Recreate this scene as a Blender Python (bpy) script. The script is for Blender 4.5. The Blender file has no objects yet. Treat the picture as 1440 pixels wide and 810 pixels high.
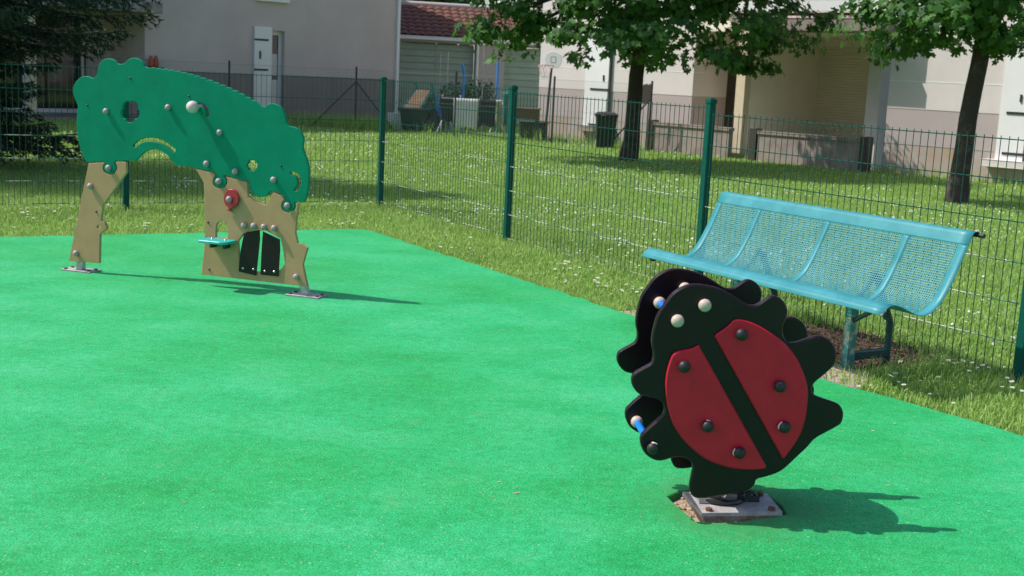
import bpy, bmesh, math, random
import numpy as np
from mathutils import Vector, Matrix
from mathutils.geometry import tessellate_polygon

random.seed(7); rng = np.random.default_rng(11)
sc = bpy.context.scene
COL = sc.collection
rad = math.radians

# ------------------------------------------------------------------ camera
FPX, PITCH, ROLL, CAMH = 1731.0, 0.1726, 0.048, 1.3703
CF = np.array([0, math.cos(PITCH), -math.sin(PITCH)]); CR = np.array([1.0, 0, 0]); CU = np.cross(CR, CF)
_c, _s = math.cos(ROLL), math.sin(ROLL)
CR, CU = _c*CR + _s*CU, -_s*CR + _c*CU
CO = np.array([0, 0, CAMH])
cam = bpy.data.cameras.new('camera'); camo = bpy.data.objects.new('camera', cam); COL.objects.link(camo)
m = Matrix.Identity(4)
for i in range(3):
    m[i][0], m[i][1], m[i][2], m[i][3] = CR[i], CU[i], -CF[i], CO[i]
camo.matrix_world = m
cam.sensor_width = 36; cam.lens = 36*FPX/1440; cam.clip_end = 1000; cam.clip_start = 0.05
cam.dof.use_dof = True; cam.dof.focus_distance = 5.6; cam.dof.aperture_fstop = 6.5
sc.camera = camo

# ------------------------------------------------------------------ sky, sun, exposure
SUN_EL, SUN_TH = rad(52.5), rad(5.0)
SUN = np.array([-math.cos(SUN_EL)*math.cos(SUN_TH), math.cos(SUN_EL)*math.sin(SUN_TH), math.sin(SUN_EL)])
w = bpy.data.worlds.new('World'); sc.world = w; w.use_nodes = True
nt = w.node_tree; bg = nt.nodes['Background']; sky = nt.nodes.new('ShaderNodeTexSky')
sky.sky_type = 'NISHITA'; sky.sun_disc = False; sky.sun_elevation = SUN_EL
sky.sun_rotation = math.atan2(SUN[0], SUN[1])
sky.air_density = 1.0; sky.dust_density = 1.5; sky.ozone_density = 1.0
nt.links.new(sky.outputs[0], bg.inputs[0]); bg.inputs[1].default_value = 0.15
sl = bpy.data.lights.new('sun', 'SUN'); sl.energy = 4.0; sl.angle = rad(0.55); sl.color = (1, .955, .89)
so = bpy.data.objects.new('sun', sl); COL.objects.link(so)
so.rotation_euler = Vector(-SUN).to_track_quat('-Z', 'Y').to_euler(); so.location = (-6, 2, 12)
sc.view_settings.view_transform = 'Standard'; sc.view_settings.look = 'None'
sc.view_settings.exposure = 0.32; sc.view_settings.gamma = 1.0; sc.view_settings.use_curve_mapping = False
sc.render.engine = 'CYCLES'

# ------------------------------------------------------------------ pixel helpers (a pixel gives only a direction)
def ray(x, y): return CF + CR*(x-720)/FPX - CU*(y-405)/FPX
def gnd(x, y, z=0.0):
    d = ray(x, y); return CO + d*(z-CAMH)/d[2]
def onplane(x, y, A, n):
    d = ray(x, y); n = np.asarray(n, float); return CO + d*((np.asarray(A)-CO)@n)/(d@n)
def V3(*a): return np.array(a, float)
def unit(v): v = np.asarray(v, float); return v/np.linalg.norm(v)
ZUP = V3(0, 0, 1)

# ------------------------------------------------------------------ materials
def mat(name, col, rough=.6, var=.0, scale=8, bump=0, bscale=60, metal=0, spec=.5, trans=0, col2=None, c2fac=(.45, .6), detail=6, coat=0):
    m = bpy.data.materials.new(name); m.use_nodes = True
    n = m.node_tree.nodes; L = m.node_tree.links; p = n['Principled BSDF']
    p.inputs['Roughness'].default_value = rough; p.inputs['Metallic'].default_value = metal
    p.inputs['Specular IOR Level'].default_value = spec
    if coat: p.inputs['Coat Weight'].default_value = coat; p.inputs['Coat Roughness'].default_value = .15
    p.inputs['Base Color'].default_value = (*col, 1)
    tc = n.new('ShaderNodeTexCoord')
    if var or col2:
        t = n.new('ShaderNodeTexNoise'); t.inputs['Scale'].default_value = scale; t.inputs['Detail'].default_value = detail
        t.inputs['Roughness'].default_value = .62
        L.new(tc.outputs['Object'], t.inputs['Vector'])
        r = n.new('ShaderNodeValToRGB'); L.new(t.outputs['Fac'], r.inputs['Fac'])
        if col2:
            r.color_ramp.elements[0].position = c2fac[0]; r.color_ramp.elements[1].position = c2fac[1]
            r.color_ramp.elements[0].color = (*col, 1); r.color_ramp.elements[1].color = (*col2, 1)
        else:
            r.color_ramp.elements[0].position = .3; r.color_ramp.elements[1].position = .7
            r.color_ramp.elements[0].color = (*[c*(1-var) for c in col], 1)
            r.color_ramp.elements[1].color = (*[min(1, c*(1+var)) for c in col], 1)
        L.new(r.outputs['Color'], p.inputs['Base Color'])
        m['ramp'] = r.name
    if bump:
        t2 = n.new('ShaderNodeTexNoise'); t2.inputs['Scale'].default_value = bscale; t2.inputs['Detail'].default_value = 5
        L.new(tc.outputs['Object'], t2.inputs['Vector'])
        b = n.new('ShaderNodeBump'); b.inputs['Strength'].default_value = bump; b.inputs['Distance'].default_value = .01
        L.new(t2.outputs['Fac'], b.inputs['Height']); L.new(b.outputs['Normal'], p.inputs['Normal'])
    if trans:
        tb = n.new('ShaderNodeBsdfTranslucent'); mx = n.new('ShaderNodeMixShader'); mx.inputs[0].default_value = trans
        out = n['Material Output']
        L.new(p.outputs[0], mx.inputs[1]); L.new(tb.outputs[0], mx.inputs[2]); L.new(mx.outputs[0], out.inputs[0])
        src = p.inputs['Base Color']
        if src.is_linked: L.new(src.links[0].from_socket, tb.inputs[0])
        else: tb.inputs[0].default_value = (*col, 1)
    return m

def leaf_mat(name, c1, c2, trans=.35, rough=.55, yellow=None):
    """foliage: colour differs from leaf to leaf (per mesh island)"""
    m = bpy.data.materials.new(name); m.use_nodes = True
    n = m.node_tree.nodes; L = m.node_tree.links; p = n['Principled BSDF']
    g = n.new('ShaderNodeNewGeometry'); r = n.new('ShaderNodeValToRGB')
    r.color_ramp.elements[0].color = (*c1, 1); r.color_ramp.elements[1].color = (*c2, 1)
    if yellow:
        e = r.color_ramp.elements.new(.93); e.color = (*c2, 1); r.color_ramp.elements[-1].color = (*yellow, 1)
    L.new(g.outputs['Random Per Island'], r.inputs[0])
    p.inputs['Roughness'].default_value = rough; p.inputs['Specular IOR Level'].default_value = .35
    L.new(r.outputs[0], p.inputs['Base Color'])
    tb = n.new('ShaderNodeBsdfTranslucent'); mx = n.new('ShaderNodeMixShader'); mx.inputs[0].default_value = trans
    hs = n.new('ShaderNodeHueSaturation'); hs.inputs['Value'].default_value = 1.25; hs.inputs['Hue'].default_value = .485
    L.new(r.outputs[0], hs.inputs['Color']); L.new(hs.outputs[0], tb.inputs[0])
    L.new(p.outputs[0], mx.inputs[1]); L.new(tb.outputs[0], mx.inputs[2]); L.new(mx.outputs[0], n['Material Output'].inputs[0])
    return m

M = {}
M['canopy'] = mat('green_board', (.0005, .205, .115), .55, .11, 9, bump=.04, bscale=400, spec=.10)
M['canopy_edge'] = M['canopy']
M['tan'] = mat('tan_board', (.43, .265, .14), .6, .09, 9, bump=.05, bscale=350, spec=.15)
M['black'] = mat('black_board', (.014, .0035, .0075), .34, .3, 10, bump=.03, bscale=300, spec=.3)
M['red'] = mat('red_board', (.54, .010, .032), .5, .12, 14, bump=.05, bscale=300, spec=.3)
M['redb'] = mat('red_balloon', (.40, .02, .035), .4, .05, 9)
M['knobgrey'] = mat('grey_knob', (.33, .27, .28), .35, .1, 30)
M['knobpink'] = mat('pink_ball', (.62, .47, .45), .4, .06, 30)
M['knobtan'] = mat('tan_knob', (.52, .40, .33), .5, .1, 40)
M['knobblack'] = mat('black_knob', (.014, .012, .013), .5, .2, 20)
M['chip'] = mat('white_chip', (.6, .56, .5), .6)
M['blue'] = mat('blue_rod', (.008, .17, .62), .3, .05, 10)
M['galv'] = mat('galvanised_steel', (.40, .39, .40), .42, .25, 40, metal=.7)
M['platepaint'] = mat('worn_plate', (.37, .34, .335), .6, .28, 25, bump=.1)
M['rust'] = mat('rust', (.13, .055, .025), .8, .4, 40)
M['teal'] = mat('teal_shelf', (.01, .42, .36), .35, .05, 8)
M['bench'] = mat('bench_paint', (.022, .20, .225), .42, .12, 6, bump=.03, bscale=120, col2=(.05, .26, .295), c2fac=(.35, .65), spec=.35)
M['benchleg'] = mat('bench_leg', (.010, .055, .055), .45, .2, 12)
M['benchlegworn'] = mat('bench_leg_worn', (.03, .20, .19), .5, col2=(.42, .37, .30), scale=22, c2fac=(.5, .62))
M['pinkchip'] = mat('pink_chip', (.55, .22, .18), .6)
M['fence'] = mat('fence_green', (.002, .078, .056), .6, .12, 14, spec=.15)
M['wire'] = mat('wire_green', (.005, .062, .046), .45, .25, 9)
M['wornwire'] = mat('worn_wire', (.008, .10, .075), .5, col2=(.55, .54, .48), scale=5, c2fac=(.47, .56))
M['bark'] = mat('maple_bark', (.042, .031, .025), .9, bump=.9, bscale=25, col2=(.085, .066, .053), scale=7, c2fac=(.5, .66))
M['stuccoL'] = mat('grey_render', (.54, .465, .45), .9, .09, .9, bump=.12, bscale=200)
M['bandL'] = mat('dark_render', (.235, .20, .193), .9, .10, 2.0, bump=.15, bscale=200)
M['stuccoR'] = mat('cream_render', (.66, .60, .575), .9, .07, .8, bump=.12, bscale=200)
M['bandR'] = mat('mauve_render', (.43, .365, .35), .9, .06, 1.5, bump=.12, bscale=200)
M['baseR'] = mat('dirty_base', (.42, .36, .335), .9, bump=.2, bscale=120, col2=(.40, .29, .20), scale=1.6, c2fac=(.42, .66))
M['stuccoI'] = mat('loggia_render', (.85, .78, .64), .9, .05, 1.4, bump=.1, bscale=200)
M['palefloor'] = mat('pale_concrete', (.58, .55, .50), .9, .12, 4, bump=.2)
M['white'] = mat('white_paint', (.78, .77, .77), .55, .03, 3)
M['iron'] = mat('black_iron', (.03, .03, .032), .5, .2, 20)
M['concrete'] = mat('concrete', (.31, .25, .225), .92, bump=.3, bscale=60, col2=(.19, .15, .138), scale=3.5, c2fac=(.45, .7))
M['shutter'] = mat('beige_shutter', (.76, .69, .53), .6, .05, 2)
M['cream'] = mat('cream_post', (.62, .52, .38), .7, .08, 4)
M['darkdoor'] = mat('dark_door', (.05, .042, .035), .5, .2, 5)
M['garage'] = mat('green_door', (.30, .38, .33), .6, .08, 2.5, bump=.05)
M['lintel'] = mat('lintel_render', (.47, .42, .40), .85, .08, 2)
M['pier'] = mat('pier_render', (.44, .40, .39), .9, .06, 1.5)
M['tile'] = mat('clay_tile', (.105, .038, .028), .85, bump=.4, bscale=30, col2=(.17, .065, .045), scale=9, c2fac=(.35, .7))
M['glass'] = mat('window_glass', (.02, .024, .03), .06, spec=.8)
M['pvc'] = mat('white_pvc', (.70, .69, .70), .4)
M['binm'] = mat('bin_plastic', (.02, .024, .026), .5, .2, 10)
M['daisy'] = mat('daisy_white', (.80, .80, .78), .6, trans=.25)
M['daisyy'] = mat('daisy_yellow', (.70, .45, .03), .7)
M['stem'] = mat('stem_green', (.07, .17, .025), .6)
M['leaf'] = leaf_mat('maple_leaf', (.020, .085, .016), (.085, .215, .035), .45)
M['leaf_far'] = leaf_mat('far_leaf', (.018, .05, .012), (.05, .10, .025), .2)
M['needle'] = leaf_mat('spruce_needle', (.008, .024, .013), (.024, .06, .026), .1, .6)
M['grass'] = leaf_mat('grass_blade', (.17, .32, .055), (.38, .56, .15), .38, .55, yellow=(.55, .52, .24))
M['shrub'] = leaf_mat('shrub_leaf', (.02, .05, .015), (.05, .11, .03), .2)
M['towelw'] = mat('white_cloth', (.66, .63, .64), .9, .06, 12, bump=.3, bscale=30)
M['clothdark'] = mat('dark_cloth', (.022, .02, .026), .9, .3, 9, bump=.4, bscale=30)
M['clothgreen'] = mat('green_cloth', (.02, .22, .18), .9, .2, 9)
M['clothpale'] = mat('pale_cloth', (.42, .45, .30), .9, .2, 9)
M['orange'] = mat('orange_towel', (.85, .38, .15), .85, col2=(.88, .60, .36), scale=14, c2fac=(.4, .6))
M['tealplast'] = mat('teal_plastic', (.005, .22, .20), .4)
M['bluepole'] = mat('blue_pole', (.04, .22, .62), .45)
M['blueplast'] = mat('blue_plastic', (.03, .16, .50), .45)
M['crate'] = mat('white_crate', (.60, .62, .62), .6, .1, 8)
M['wood'] = mat('old_wood', (.14, .075, .038), .8, .35, 14, bump=.3, bscale=50)
M['terra'] = mat('terracotta', (.40, .10, .05), .7, .1, 20)
M['rim'] = mat('hoop_orange', (.55, .22, .18), .5)
M['net'] = mat('net_white', (.66, .55, .56), .9)
M['brownboard'] = mat('brown_board', (.24, .16, .15), .8, .1, 5)
M['spring'] = mat('spring_black', (.02, .02, .021), .35, .2, 20)
M['steel'] = mat('bright_bolt', (.6, .6, .62), .25, metal=.9)
M['link'] = mat('chain_link', (.20, .22, .21), .6, metal=.2)
M['railred'] = mat('dark_red_rail', (.10, .025, .022), .6)
M['dirtstain'] = mat('stained_concrete', (.30, .28, .27), .9, bump=.2, bscale=70, col2=(.12, .11, .10), scale=5, c2fac=(.45, .65))

def ground_mat():
    m = bpy.data.materials.new('lawn_soil'); m.use_nodes = True
    n = m.node_tree.nodes; L = m.node_tree.links; p = n['Principled BSDF']; p.inputs['Roughness'].default_value = .9
    p.inputs['Specular IOR Level'].default_value = .1
    tc = n.new('ShaderNodeTexCoord')
    t = n.new('ShaderNodeTexNoise'); t.inputs['Scale'].default_value = .9; t.inputs['Detail'].default_value = 8
    t2 = n.new('ShaderNodeTexNoise'); t2.inputs['Scale'].default_value = 45; t2.inputs['Detail'].default_value = 4
    for q in (t, t2): L.new(tc.outputs['Object'], q.inputs['Vector'])
    r = n.new('ShaderNodeValToRGB'); r.color_ramp.elements[0].position = .35; r.color_ramp.elements[1].position = .68
    r.color_ramp.elements[0].color = (.13, .255, .042, 1); r.color_ramp.elements[1].color = (.22, .37, .085, 1)
    r2 = n.new('ShaderNodeValToRGB'); r2.color_ramp.elements[0].position = .3; r2.color_ramp.elements[1].position = .7
    r2.color_ramp.elements[0].color = (.45, .5, .4, 1); r2.color_ramp.elements[1].color = (1.25, 1.2, 1.1, 1)
    mx = n.new('ShaderNodeMixRGB'); mx.blend_type = 'MULTIPLY'; mx.inputs[0].default_value = 1
    L.new(t.outputs[0], r.inputs[0]); L.new(t2.outputs[0], r2.inputs[0]); L.new(r.outputs[0], mx.inputs[1]); L.new(r2.outputs[0], mx.inputs[2])
    L.new(mx.outputs[0], p.inputs['Base Color'])
    b = n.new('ShaderNodeBump'); b.inputs['Strength'].default_value = .8; b.inputs['Distance'].default_value = .04
    L.new(t2.outputs[0], b.inputs['Height']); L.new(b.outputs[0], p.inputs['Normal'])
    return m
M['soil'] = ground_mat()

def rubber_mat():
    m = bpy.data.materials.new('green_rubber'); m.use_nodes = True
    n = m.node_tree.nodes; L = m.node_tree.links; p = n['Principled BSDF']; p.inputs['Roughness'].default_value = .75
    p.inputs['Specular IOR Level'].default_value = .35
    tc = n.new('ShaderNodeTexCoord')
    def noise(sc_, det=5, rough=.6, stretch=None):
        t = n.new('ShaderNodeTexNoise'); t.inputs['Scale'].default_value = sc_; t.inputs['Detail'].default_value = det; t.inputs['Roughness'].default_value = rough
        if stretch:
            mp = n.new('ShaderNodeMapping'); mp.inputs['Scale'].default_value = stretch; mp.inputs['Rotation'].default_value = (0, 0, .12)
            L.new(tc.outputs['Object'], mp.inputs[0]); L.new(mp.outputs[0], t.inputs['Vector'])
        else: L.new(tc.outputs['Object'], t.inputs['Vector'])
        return t
    def ramp(t, stops):
        r = n.new('ShaderNodeValToRGB')
        while len(r.color_ramp.elements) < len(stops): r.color_ramp.elements.new(.5)
        for e, (po, co) in zip(r.color_ramp.elements, stops): e.position = po; e.color = (*co, 1)
        L.new(t.outputs[0], r.inputs[0]); return r
    def mix(a, b, mode, f=1.0):
        x = n.new('ShaderNodeMixRGB'); x.blend_type = mode
        if isinstance(f, float): x.inputs[0].default_value = f
        else: L.new(f, x.inputs[0])
        L.new(a, x.inputs[1]); L.new(b, x.inputs[2]); return x.outputs[0]
    base = ramp(noise(1.9, 10, .72, (1, 1.35, 1)), [(.32, (.006, .325, .090)), (.50, (.018, .395, .130)), (.68, (.046, .43, .168))])
    grain = ramp(noise(150, 4, .8), [(.36, (.25, .42, .28)), (.50, (.95, .97, .95)), (.66, (2.1, 1.55, 1.8))])
    mid = ramp(noise(26, 5, .75), [(.36, (.70, .82, .72)), (.64, (1.25, 1.12, 1.22))])
    c = mix(base.outputs[0], grain.outputs[0], 'MULTIPLY'); c = mix(c, mid.outputs[0], 'MULTIPLY')
    big = ramp(noise(.55, 4, .6), [(.36, (.60, .86, .62)), (.55, (1, 1, 1)), (.7, (1.16, 1.03, 1.10))]); c = mix(c, big.outputs[0], 'MULTIPLY')
    # pale wear specks and brownish grime spots
    sp = ramp(noise(75, 2, .5), [(.665, (0, 0, 0)), (.72, (.8, .8, .8))])
    col = n.new('ShaderNodeRGB'); col.outputs[0].default_value = (.30, .46, .27, 1)
    c = mix(c, col.outputs[0], 'MIX', sp.outputs[0])
    gr = ramp(noise(6.5, 6, .75), [(.58, (0, 0, 0)), (.76, (.42, .42, .42))])
    col2 = n.new('ShaderNodeRGB'); col2.outputs[0].default_value = (.15, .27, .09, 1)
    c = mix(c, col2.outputs[0], 'MIX', gr.outputs[0])
    # worn ring around the rocker's footing
    vm = n.new('ShaderNodeVectorMath'); vm.operation = 'DISTANCE'; vm.inputs[1].default_value = (.76, 3.88, 0)
    L.new(tc.outputs['Object'], vm.inputs[0])
    wn = noise(9, 6, .7); ad = n.new('ShaderNodeMath'); ad.operation = 'MULTIPLY_ADD'; ad.inputs[1].default_value = .5; 
    L.new(wn.outputs[0], ad.inputs[0]); L.new(vm.outputs['Value'], ad.inputs[2])
    wr = n.new('ShaderNodeMapRange'); wr.inputs[1].default_value = .38; wr.inputs[2].default_value = .62; wr.inputs[3].default_value = .75; wr.inputs[4].default_value = 0
    L.new(ad.outputs[0], wr.inputs[0])
    col3 = n.new('ShaderNodeRGB'); col3.outputs[0].default_value = (.045, .23, .06, 1)
    c = mix(c, col3.outputs[0], 'MIX', wr.outputs[0])
    L.new(c, p.inputs['Base Color'])
    b = n.new('ShaderNodeBump'); b.inputs['Strength'].default_value = .55; b.inputs['Distance'].default_value = .004
    t5 = noise(300, 3, .7); L.new(t5.outputs[0], b.inputs['Height']); L.new(b.outputs[0], p.inputs['Normal'])
    return m
M['rubber'] = rubber_mat()
M['mulch'] = mat('dry_mulch', (.10, .052, .030), .95, bump=1, bscale=90, col2=(.24, .15, .095), scale=30, c2fac=(.38, .62))
M['slab'] = mat('worn_slab', (.40, .31, .26), .9, bump=.5, bscale=80, col2=(.28, .21, .165), scale=12, c2fac=(.4, .65))
M['subbase'] = mat('crumbled_subbase', (.30, .19, .11), .95, bump=1, bscale=70, col2=(.42, .33, .24), scale=30, c2fac=(.4, .6))

# ------------------------------------------------------------------ object helpers
ROOT = {}
def thing(name, label, cat, loc, group=None):
    o = bpy.data.objects.new(name, None); COL.objects.link(o); o.location = loc; o.empty_display_size = .1
    o['label'] = label; o['category'] = cat
    if group: o['group'] = group
    ROOT[o.name] = np.array(loc, float); return o
def tag(o, label, cat=None, group=None, kind=None):
    o['label'] = label
    if cat: o['category'] = cat
    if group: o['group'] = group
    if kind: o['kind'] = kind
    return o
def rootloc(p):
    t = np.zeros(3)
    while p is not None:
        t = t + np.array(p.location); p = p.parent
    return t
def link(name, me, parent=None, loc=None):
    o = bpy.data.objects.new(name, me); COL.objects.link(o)
    if parent: o.parent = parent
    if loc is not None: o.location = np.asarray(loc, float) - (rootloc(parent) if parent else 0)
    return o
class MB:
    """collects geometry in world coordinates; build() makes ONE mesh object"""
    def __init__(s): s.v = []; s.f = []; s.mi = []; s.sm = []
    def add(s, vs, fs, mi=0, smooth=False):
        k = len(s.v); s.v += [tuple(map(float, q)) for q in vs]
        for q in fs: s.f.append(tuple(i+k for i in q)); s.mi.append(mi); s.sm.append(smooth)
        return s
    def box(s, o, a, b, c, mi=0, bev=0):
        """o corner, a b c edge vectors (right-handed)"""
        o, a, b, c = map(lambda q: np.asarray(q, float), (o, a, b, c))
        if np.dot(np.cross(a, b), c) < 0: o = o+c; c = -c
        if bev:
            la, lb, lc = map(np.linalg.norm, (a, b, c)); bev = min(bev, .4*min(la, lb, lc))
            ua, ub, uc = a/la, b/lb, c/lc; bm = bmesh.new()
            bmesh.ops.create_cube(bm, size=1)
            for v in bm.verts:
                q = o + a*(v.co.x+.5) + b*(v.co.y+.5) + c*(v.co.z+.5); v.co = q
            bmesh.ops.bevel(bm, geom=list(bm.edges), offset=bev, segments=1, affect='EDGES')
            bm.verts.index_update()
            s.add([v.co[:] for v in bm.verts], [[v.index for v in f.verts] for f in bm.faces], mi); bm.free(); return s
        vs = [o, o+a, o+a+b, o+b, o+c, o+a+c, o+a+b+c, o+b+c]
        return s.add(vs, [(0, 3, 2, 1), (4, 5, 6, 7), (0, 1, 5, 4), (1, 2, 6, 5), (2, 3, 7, 6), (3, 0, 4, 7)], mi)
    def tube(s, pts, r, seg=8, mi=0, cap=True, smooth=True):
        pts = [np.asarray(p, float) for p in pts]; n = len(pts)
        rr = r if hasattr(r, '__len__') else [r]*n
        rings = []; prev = None
        for i, p in enumerate(pts):
            t = unit(pts[min(i+1, n-1)] - pts[max(i-1, 0)])
            if prev is None:
                h = V3(0, 0, 1) if abs(t[2]) < .9 else V3(1, 0, 0); a = unit(np.cross(t, h))
            else: a = unit(prev - t*np.dot(prev, t))
            b = np.cross(t, a); prev = a
            rings.append([p + rr[i]*(math.cos(2*math.pi*k/seg)*a + math.sin(2*math.pi*k/seg)*b) for k in range(seg)])
        vs = [q for R_ in rings for q in R_]; fs = []
        for i in range(n-1):
            for k in range(seg):
                k2 = (k+1) % seg; fs.append((i*seg+k, i*seg+k2, (i+1)*seg+k2, (i+1)*seg+k))
        s.add(vs, fs, mi, smooth)
        if cap: s.add(rings[0], [tuple(range(seg-1, -1, -1))], mi); s.add(rings[-1], [tuple(range(seg))], mi)
        return s
    def lathe(s, c, axis, prof, seg=16, mi=0, smooth=True):
        """prof: list of (radius, height along axis)"""
        axis = unit(axis); h = V3(0, 0, 1) if abs(axis[2]) < .9 else V3(1, 0, 0)
        a = unit(np.cross(axis, h)); b = np.cross(axis, a); c = np.asarray(c, float); vs = []
        for (r, z) in prof:
            for k in range(seg):
                t = 2*math.pi*k/seg; vs.append(c + axis*z + r*(math.cos(t)*a + math.sin(t)*b))
        fs = []
        for i in range(len(prof)-1):
            for k in range(seg):
                k2 = (k+1) % seg; fs.append((i*seg+k, i*seg+k2, (i+1)*seg+k2, (i+1)*seg+k))
        return s.add(vs, fs, mi, smooth)
    def mesh(s, name, mats):
        me = bpy.data.meshes.new(name); me.from_pydata(s.v, [], s.f)
        for q in (mats if isinstance(mats, (list, tuple)) else [mats]): me.materials.append(M[q])
        me.polygons.foreach_set('material_index', s.mi); me.polygons.foreach_set('use_smooth', s.sm); me.update(); return me
    def build(s, name, mats, parent=None, origin=None):
        o0 = rootloc(parent) if parent else (np.asarray(origin, float) if origin is not None else np.zeros(3))
        s.v = [tuple(np.asarray(q)-o0) for q in s.v]
        o = link(name, s.mesh(name, mats), parent)
        if parent is None: o.location = o0
        return o
def raw(name, V, Fq, mats, parent=None, smooth=False, origin=None):
    """numpy mesh: V (n,3), Fq (m,k) all faces same size"""
    o0 = rootloc(parent) if parent else (np.zeros(3) if origin is None else np.asarray(origin, float))
    V = np.asarray(V, np.float32) - o0.astype(np.float32); Fq = np.asarray(Fq, np.int32); k = Fq.shape[1]
    me = bpy.data.meshes.new(name); me.vertices.add(len(V)); me.vertices.foreach_set('co', V.ravel())
    me.loops.add(Fq.size); me.loops.foreach_set('vertex_index', Fq.ravel())
    me.polygons.add(len(Fq)); me.polygons.foreach_set('loop_start', np.arange(0, Fq.size, k, dtype=np.int32))
    me.polygons.foreach_set('loop_total', np.full(len(Fq), k, np.int32))
    if smooth: me.polygons.foreach_set('use_smooth', np.ones(len(Fq), bool))
    for q in (mats if isinstance(mats, (list, tuple)) else [mats]): me.materials.append(M[q])
    me.update(calc_edges=True); me.validate()
    o = link(name, me, parent)
    if parent is None: o.location = o0
    return o

def crom(P, n=4, closed=False):
    P = [np.asarray(p, float) for p in P]; N = len(P); out = []
    R_ = range(N) if closed else range(N-1)
    for i in R_:
        p0 = P[(i-1) % N] if (closed or i > 0) else 2*P[0]-P[1]
        p1 = P[i]; p2 = P[(i+1) % N]; p3 = P[(i+2) % N] if (closed or i+2 < N) else 2*P[-1]-P[-2]
        for k in range(n):
            t = k/n; out.append(.5*((2*p1) + (p2-p0)*t + (2*p0-5*p1+4*p2-p3)*t*t + (3*p1-p0-3*p2+p3)*t**3))
    if not closed: out.append(P[-1])
    return out
def area2(P): return sum(P[i][0]*P[(i+1) % len(P)][1]-P[(i+1) % len(P)][0]*P[i][1] for i in range(len(P)))/2
def clean(P, eps=1e-4):
    out = []
    for p in P:
        if not out or math.hypot(p[0]-out[-1][0], p[1]-out[-1][1]) > eps: out.append((float(p[0]), float(p[1])))
    if math.hypot(out[0][0]-out[-1][0], out[0][1]-out[-1][1]) <= eps: out.pop()
    return out
def inset(P, d):
    n = len(P); out = []
    for i in range(n):
        a, b, c = np.array(P[i-1]), np.array(P[i]), np.array(P[(i+1) % n])
        e1 = (b-a)/max(1e-9, np.linalg.norm(b-a)); e2 = (c-b)/max(1e-9, np.linalg.norm(c-b))
        n1 = np.array([-e1[1], e1[0]]); n2 = np.array([-e2[1], e2[0]]); q = n1+n2; l = np.linalg.norm(q)
        q = n1 if l < .2 else q/l
        k = min(1.6, 1/max(.3, float(q@n1))); out.append(tuple(b + q*d*k))
    return out
def plate_mb(mb, outer, holes, O, u, v, n, w0, w1, bev=.0025, mi=0, mi_edge=None):
    """board cut from a sheet: outline and holes in (u,v), from w0 (back) to w1 (front) along n, edges eased"""
    mi_edge = mi if mi_edge is None else mi_edge
    loops = []
    P = clean(outer); P = P if area2(P) > 0 else P[::-1]; loops.append(P)
    for h in holes:
        h = clean(h); loops.append(h if area2(h) < 0 else h[::-1])
    ins = [inset(l, bev) for l in loops]
    flip = np.dot(np.cross(u, v), n) < 0
    def W(p, w): return O + u*p[0] + v*p[1] + n*w
    for wv, front in ((w1, True), (w0, False)):
        tri = tessellate_polygon([[Vector((p[0], p[1], 0)) for p in l] for l in ins])
        flat = [p for l in ins for p in l]; fs = []
        for t in tri:
            a, b, c = [flat[i] for i in t]
            ar = (b[0]-a[0])*(c[1]-a[1])-(c[0]-a[0])*(b[1]-a[1])
            t = tuple(t) if ar > 0 else tuple(t)[::-1]
            if not front: t = t[::-1]
            if flip: t = t[::-1]
            fs.append(t)
        mb.add([W(p, wv) for p in flat], fs, mi)
    for l, li in zip(loops, ins):
        k = len(l); rings = [[W(p, w1) for p in li], [W(p, w1-bev) for p in l], [W(p, w0+bev) for p in l], [W(p, w0) for p in li]]
        vs = [q for r in rings for q in r]; fs = []
        for r in range(3):
            for i in range(k):
                j = (i+1) % k; f_ = (r*k+i, (r+1)*k+i, (r+1)*k+j, r*k+j)
                fs.append(f_[::-1] if flip else f_)
        mb.add(vs, fs, mi_edge)
    return mb
def circ(cx, cy, r, a0=0, a1=360, n=20):
    return [(cx+r*math.cos(rad(a0+(a1-a0)*i/n)), cy+r*math.sin(rad(a0+(a1-a0)*i/n))) for i in range(n+(0 if abs(a1-a0) >= 360 else 1))]

# ================================================================== SETTING
A_R, B_L = 1.0214, .5081
P1 = V3(-1.3718, 12.385, 0); DR = V3(math.cos(A_R), -math.sin(A_R), 0); DL = V3(-math.cos(B_L), -math.sin(B_L), 0)
NB = V3(math.sin(A_R), math.cos(A_R), 0)          # across the right-hand fence, away from the rubber
GZ = -.03                                          # lawn level (rubber lies proud at 0)

mb = MB(); mb.add([(-160, -40, GZ), (160, -40, GZ), (160, 260, GZ), (-160, 260, GZ)], [(0, 1, 2, 3)])
tag(mb.build('lawn', 'soil'), 'green lawn around the playground and up to the houses', kind='structure')

# rubber surface with a cut-out round the rocker's footing
corner = crom([(-1.62, 10.28), (-1.36, 10.40), (-1.20, 10.33), (-1.045, 10.06)], 5)
edge = [(-16, 2.3), (-3.80, 9.005), (-2.66, 9.65)] + [tuple(q) for q in corner] + [(-.2, 8.66), (.645, 7.246), (1.07, 6.49), (1.499, 5.74), (2.14, 4.92), (3.3, 3.15), (7.5, -3.6), (-16, -3.6)]
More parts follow.
